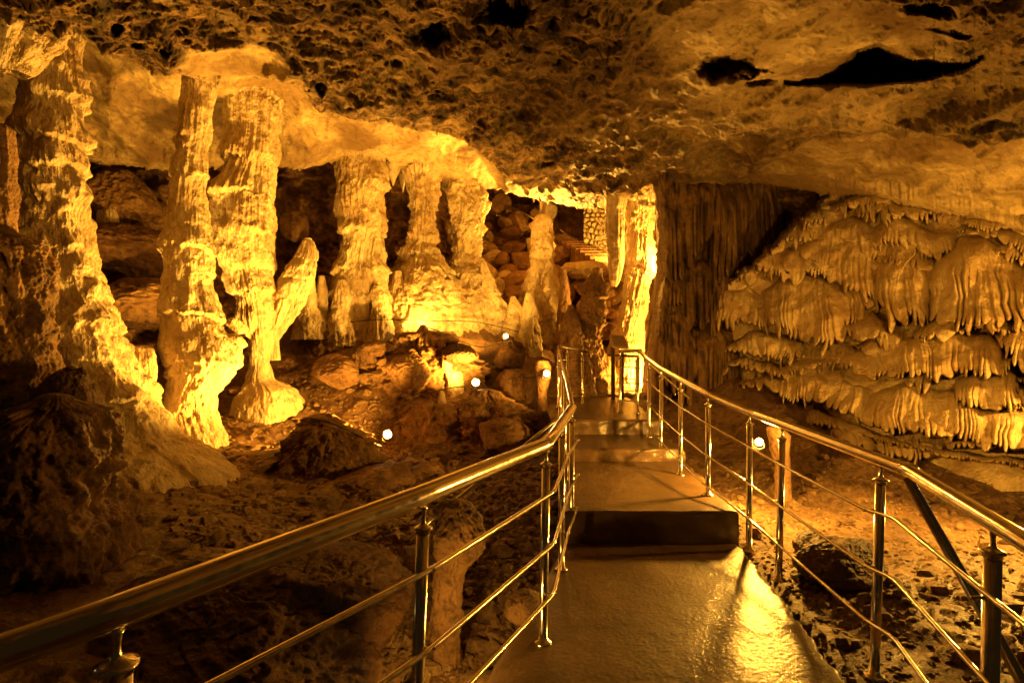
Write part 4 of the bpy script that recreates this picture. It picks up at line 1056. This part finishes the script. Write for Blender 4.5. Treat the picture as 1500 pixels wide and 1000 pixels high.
def stairs():
    A = wp(808, 350, 16.2); B = wp(888, 392, 13.9)
    for o_ in (0,):
        n = 12; V = []; Fq = []
        for k in range(n):
            p = A*(1-k/n)+B*(k/n)
            x0, x1 = p[0]-0.12, p[0]+0.45; y0, y1 = p[1]-0.7, p[1]+0.5; z0, z1 = p[2]-0.5, p[2]-0.02*k/n
            b = len(V)
            V += [(x0, y0, z0), (x1, y0, z0), (x1, y1, z0), (x0, y1, z0), (x0, y0, z1), (x1, y0, z1), (x1, y1, z1), (x0, y1, z1)]
            Fq += [(b, b+1, b+5, b+4), (b+1, b+2, b+6, b+5), (b+2, b+3, b+7, b+6), (b+3, b, b+4, b+7), (b+4, b+5, b+6, b+7), (b+3, b+2, b+1, b)]
        org = np.array(B)
        me = mesh_from('stone_stairs', np.array(V), np.array(Fq), M_BROWN, False, None, org)
        tag(link('stone_stairs', me, None, org), 'narrow brown stone stairs descending on the rear slope below the lower stair railing', 'stairs')
stairs()

# rubble stone retaining wall seen in the gap left of the glaring column
def masonry():
    root = empty('masonry_wall', wp(880, 385, 15.2), 'brightly lit rubble-stone wall in the gap left of the glaring column', 'stone wall')
    xs = np.arange(855, 905, 0.6); ys = np.arange(300, 396, 0.6); PX, PY = np.meshgrid(xs, ys)
    r = np.random.RandomState(4)
    pts = []
    for j in range(13):
        for i in range(8): pts.append((855+i*7+(j % 2)*3.5+r.uniform(-3.4, 3.4), 298+j*8+r.uniform(-3.4, 3.4)))
    pts = np.array(pts); D = np.sqrt(((PX[..., None]-pts[:, 0])**2+((PY[..., None]-pts[:, 1])*1.05)**2)); D.sort(-1)
    e = D[..., 1]-D[..., 0]
    d = 15.2-0.22*sstep(0, 3.2, e)-0.05*fbm(PX*0.3, PY*0.3, 1, 3)
    V = np.stack([(PX-750)*d/FPX, d, CAMZ+(500-PY)*d/FPX], -1)
    link('stonework', mesh_from('stonework', V, quads(*PX.shape), M_CALC, True, None, root.location), root)
masonry()

# ------------------------------------------------------------------ lamps
LIGHTS = []
def lamp(label, pos, aim, power, spot=150, size=0.05, blend=0.6, mount=None, show=True, group=None, scale=1.0, face=None):
    """floodlight: drum housing, glowing glass, yoke; with the light it gives"""
    pos = np.array(pos, float); aim = np.array(aim, float); dirv = Vector((np.array(face, float) if face is not None else aim)-pos).normalized()
    q = Vector((0, 0, 1)).rotation_difference(dirv).to_matrix()
    aimv = Vector(aim-pos).normalized()
    root = empty('floodlight', pos-np.array([0, 0, 0.11*scale]), label, 'lamp', group)
    o = (0, 0, 0.11*scale); s = scale
    link('housing', lathe('housing', [(0.001, -0.11*s), (0.02*s, -0.11*s), (0.035*s, -0.09*s), (0.04*s, -0.05*s), (0.056*s, -0.02*s), (0.060*s, 0.0), (0.055*s, 0.0), (0.05*s, -0.012*s), (0.001, -0.014*s)], 24, M_HOUS, tilt=q), root, o)
    link('glass', lathe('glass', [(0.05*s, -0.010*s), (0.045*s, 0.002*s), (0.03*s, 0.012*s), (0.001, 0.017*s)], 24, M_GLOW, tilt=q), root, o)
    side = dirv.cross(Vector((0, 0, 1))); side = side.normalized() if side.length > 0.1 else Vector((1, 0, 0))
    c = Vector(o); b = c-dirv*0.03*s
    link('yoke', tube_mesh([[b+side*0.065*s, b+side*0.065*s-Vector((0, 0, 0.07*s)), b-Vector((0, 0, 0.105*s)), b-side*0.065*s-Vector((0, 0, 0.07*s)), b-side*0.065*s]], 0.006*s, 8, 'yoke', M_HOUS), root)
    omni = spot > 175
    ld = bpy.data.lights.new('lamp_light', 'POINT' if omni else 'SPOT'); ld.energy = power; ld.color = LCOL
    if not omni: ld.spot_size = math.radians(spot); ld.spot_blend = blend
    ld.shadow_soft_size = size
    lo = bpy.data.objects.new('lamp_light', ld); C.objects.link(lo)
    lo.location = [float(v) for v in (pos+np.array(dirv)*((0.035 if not omni else 0.06)*s+size))]
    lo.rotation_euler = aimv.to_track_quat('-Z', 'Y').to_euler()
    return root

def lp(px, py, d): return at(px, py, d)
G = 1.0
# visible lamps
lamp('brightest floor lamp, on the rim of the dark stump-shaped rock', lp(568, 636, 6.9), lp(120, 400, 6.4), 1150*G, 172, blend=0.35, face=(-1.0, 5.0, 0.9), scale=0.95)
lamp('middle floor lamp, right of the small lit stepped stump', lp(697, 560, 8.0), lp(580, 330, 10.6), 800*G, 118, face=(-0.6, 6.5, 1.2))
lamp('small floodlight on the top of the dark pebbled lamp pillar left of the steps', lp(801, 547, 7.45), lp(690, 420, 11.0), 170*G, 160, scale=0.8, face=(0.9, 5, 1.3))
lamp('floodlight at the top of the pale crusted pillar behind the right railing', lp(1112, 647, 4.75), lp(1300, 520, 6.5), 290*G, 180, face=(1.7, 3.8, 0.9), scale=0.6)
lamp('tiny lamp on the dark block at the rim of the lit saddle', lp(741, 492, 9.3), lp(600, 330, 10.8), 420*G, 150, scale=0.7, face=(-0.1, 7, 1.5))
# hidden behind rocks and posts or out of view; some are added fills
lamp('floodlight hidden behind the near left railing post, facing the front pedestal', (-0.40, 2.22, 0.12), (-0.1, 3.2, -0.1), 28*G, 120, 0.03, scale=0.7)
lamp('floodlight tucked behind the stone curtain foot beside the glaring column', lp(968, 566, 10.1), lp(900, 440, 10.2), 700*G, 178)
lamp('added fill light behind the stone curtain halfway up, turned to the glaring column', lp(980, 390, 10.3), lp(930, 330, 10.6), 450*G, 178)  # added second lamp, brightens the upper shaft the foot lamp cannot reach
lamp('floodlight hidden behind the cracked free-standing column lighting the ceiling lip', lp(800, 360, 13.0), lp(800, 270, 12.0), 2200*G, 165)
lamp('floodlight behind the glaring column lighting the rubble-stone wall', lp(905, 380, 13.2), lp(880, 350, 15.2), 450*G, 160)
lamp('floodlight beyond the right picture edge at the foot of the flowstone wall', lp(1760, 560, 4.2), lp(1350, 440, 7.2), 380*G, 150)
lamp('floodlight outside the picture on the right, low over the stony floor', (4.5, 4.3, 0.75), (2.4, 4.0, -0.1), 520*G, 140)
lamp('unseen fill light added behind the conical mound in the middle, facing the rear columns', lp(618, 490, 9.5), lp(590, 300, 11), 260*G, 130)  # unseen fill, added to brighten the three rear columns
lamp('added fill light hidden behind the stubby round-topped stalagmite, turned up to the ceiling slab', lp(208, 545, 7.0), lp(195, 170, 7.8), 380*G, 110)  # made-up fill in the left recess, lifts the dim ceiling slab
lamp('added fill light hidden behind the dark stump-shaped rock, turned to the massive left column', lp(470, 658, 7.05), lp(170, 290, 6.2), 1500*G, 95, blend=0.7)  # extra unseen lamp, added so the left column gets brighter
lamp('added fill light outside the picture beside the near right railing, facing the flowstone', (3.0, 2.0, 1.7), lp(1400, 470, 7.0), 420*G, 60)  # invented off-frame fill that brightens the flowstone faces
lamp('added fill light outside the picture on the right, turned up to the ceiling', (3.9, 2.7, 0.3), (3.3, 4.6, 4.3), 90*G, 120)  # unseen fill for the front ceiling, placed to leave the step risers dark
lamp('added fill light outside the picture on the left, turned up to the ceiling', (-4.6, 2.2, 1.4), (-1.4, 3.6, 4.6), 230*G, 110)  # off-frame fill added to lift the near ceiling on the left

# lamp pillars of crusted stone
def pillar(name, label, rows, d, seed, mat, **k):
    return column(name, label, rows, d, seed, mat, cat='lamp pillar', nth=200, **k)
pillar('lamp_pillar', 'knobbly stone pillar left of the steps carrying a small floodlight', [(530, 786, 804), (536, 784, 808), (556, 786, 806), (575, 788, 801), (600, 788, 802), (622, 782, 808)], 7.75, 601, M_BROWN, lump=0.06, flute=0.02)
pillar('lamp_pillar', 'pale crusted pillar behind the right railing carrying a floodlight', [(628, 1122, 1148), (636, 1124, 1156), (656, 1128, 1156), (680, 1136, 1157), (720, 1135, 1158), (742, 1132, 1160)], 5.3, 607, M_BROWN, lump=0.09, flute=0.02, fine=0.8)
pillar('lamp_pillar', 'round-capped stone pedestal lit from the side behind the near left railing post', [(742, 640, 692), (752, 634, 702), (775, 632, 708), (800, 634, 706), (818, 634, 694), (836, 632, 678), (880, 630, 676), (950, 626, 674), (1010, 614, 684), (1060, 596, 700)], 3.0, 613, M_BROWN, lump=0.15, flute=0.03, fine=0.9)

# ------------------------------------------------------------------ cables
def cable(label, pts, r=0.008):
    P = [np.array(p) for p in pts]
    # Catmull-Rom
    out = []
    for i in range(len(P)-1):
        p0 = P[max(i-1, 0)]; p1 = P[i]; p2 = P[i+1]; p3 = P[min(i+2, len(P)-1)]
        for t in np.linspace(0, 1, 8, endpoint=False):
            out.append(0.5*((2*p1)+(-p0+p2)*t+(2*p0-5*p1+4*p2-p3)*t*t+(-p0+3*p1-3*p2+p3)*t**3))
    out.append(P[-1])
    org = P[0]
    tag(link('cable', tube_mesh([out], r, 8, 'cable', M_CABLE, org), None, org), label, 'cable')
cable('black cable draped along the top of the dark stump rock to the brightest lamp', [lp(455, 612, 6.15), lp(480, 618, 6.1), lp(510, 630, 6.2), lp(545, 648, 6.5), lp(562, 655, 6.8)])
cable('black cable sagging across the lit saddle above the conical mound', [lp(572, 466, 9.6), lp(600, 474, 9.6), lp(640, 484, 9.6), lp(680, 502, 9.5), lp(710, 508, 9.4), lp(735, 500, 9.4)])
cable('thin black cable from the small pale stub to the middle floor lamp', [lp(620, 578, 8.0), lp(650, 570, 8.0), lp(680, 566, 8.0), lp(694, 572, 8.1)])
cable('black cable running along the rim of the rear ledge', [lp(510, 472, 9.6), lp(560, 468, 9.5), lp(640, 470, 9.7), lp(700, 472, 10.0), lp(760, 486, 9.9)])

# ------------------------------------------------------------------ world, camera, render
w = bpy.data.worlds.new('World'); bpy.context.scene.world = w; w.use_nodes = True
bg = w.node_tree.nodes['Background']; bg.inputs[0].default_value = (1.0, 0.5, 0.12, 1); bg.inputs[1].default_value = 0.014
cam = bpy.data.cameras.new('camera'); co = bpy.data.objects.new('camera', cam); C.objects.link(co)
co.location = (0, 0, CAMZ); co.rotation_euler = (math.radians(90), 0, 0)
cam.sensor_width = 36; cam.lens = 36*FPX/1500; cam.clip_start = 0.05; cam.clip_end = 200
sc = bpy.context.scene; sc.camera = co
sc.view_settings.view_transform = 'Standard'; sc.view_settings.look = 'None'; sc.view_settings.exposure = 0; sc.view_settings.gamma = 1
sc.cycles.use_denoising = True
sc.cycles.max_bounces = 5; sc.cycles.diffuse_bounces = 3; sc.cycles.glossy_bounces = 3
sc.cycles.caustics_reflective = False; sc.cycles.caustics_refractive = False
sc.cycles.sample_clamp_indirect = 4
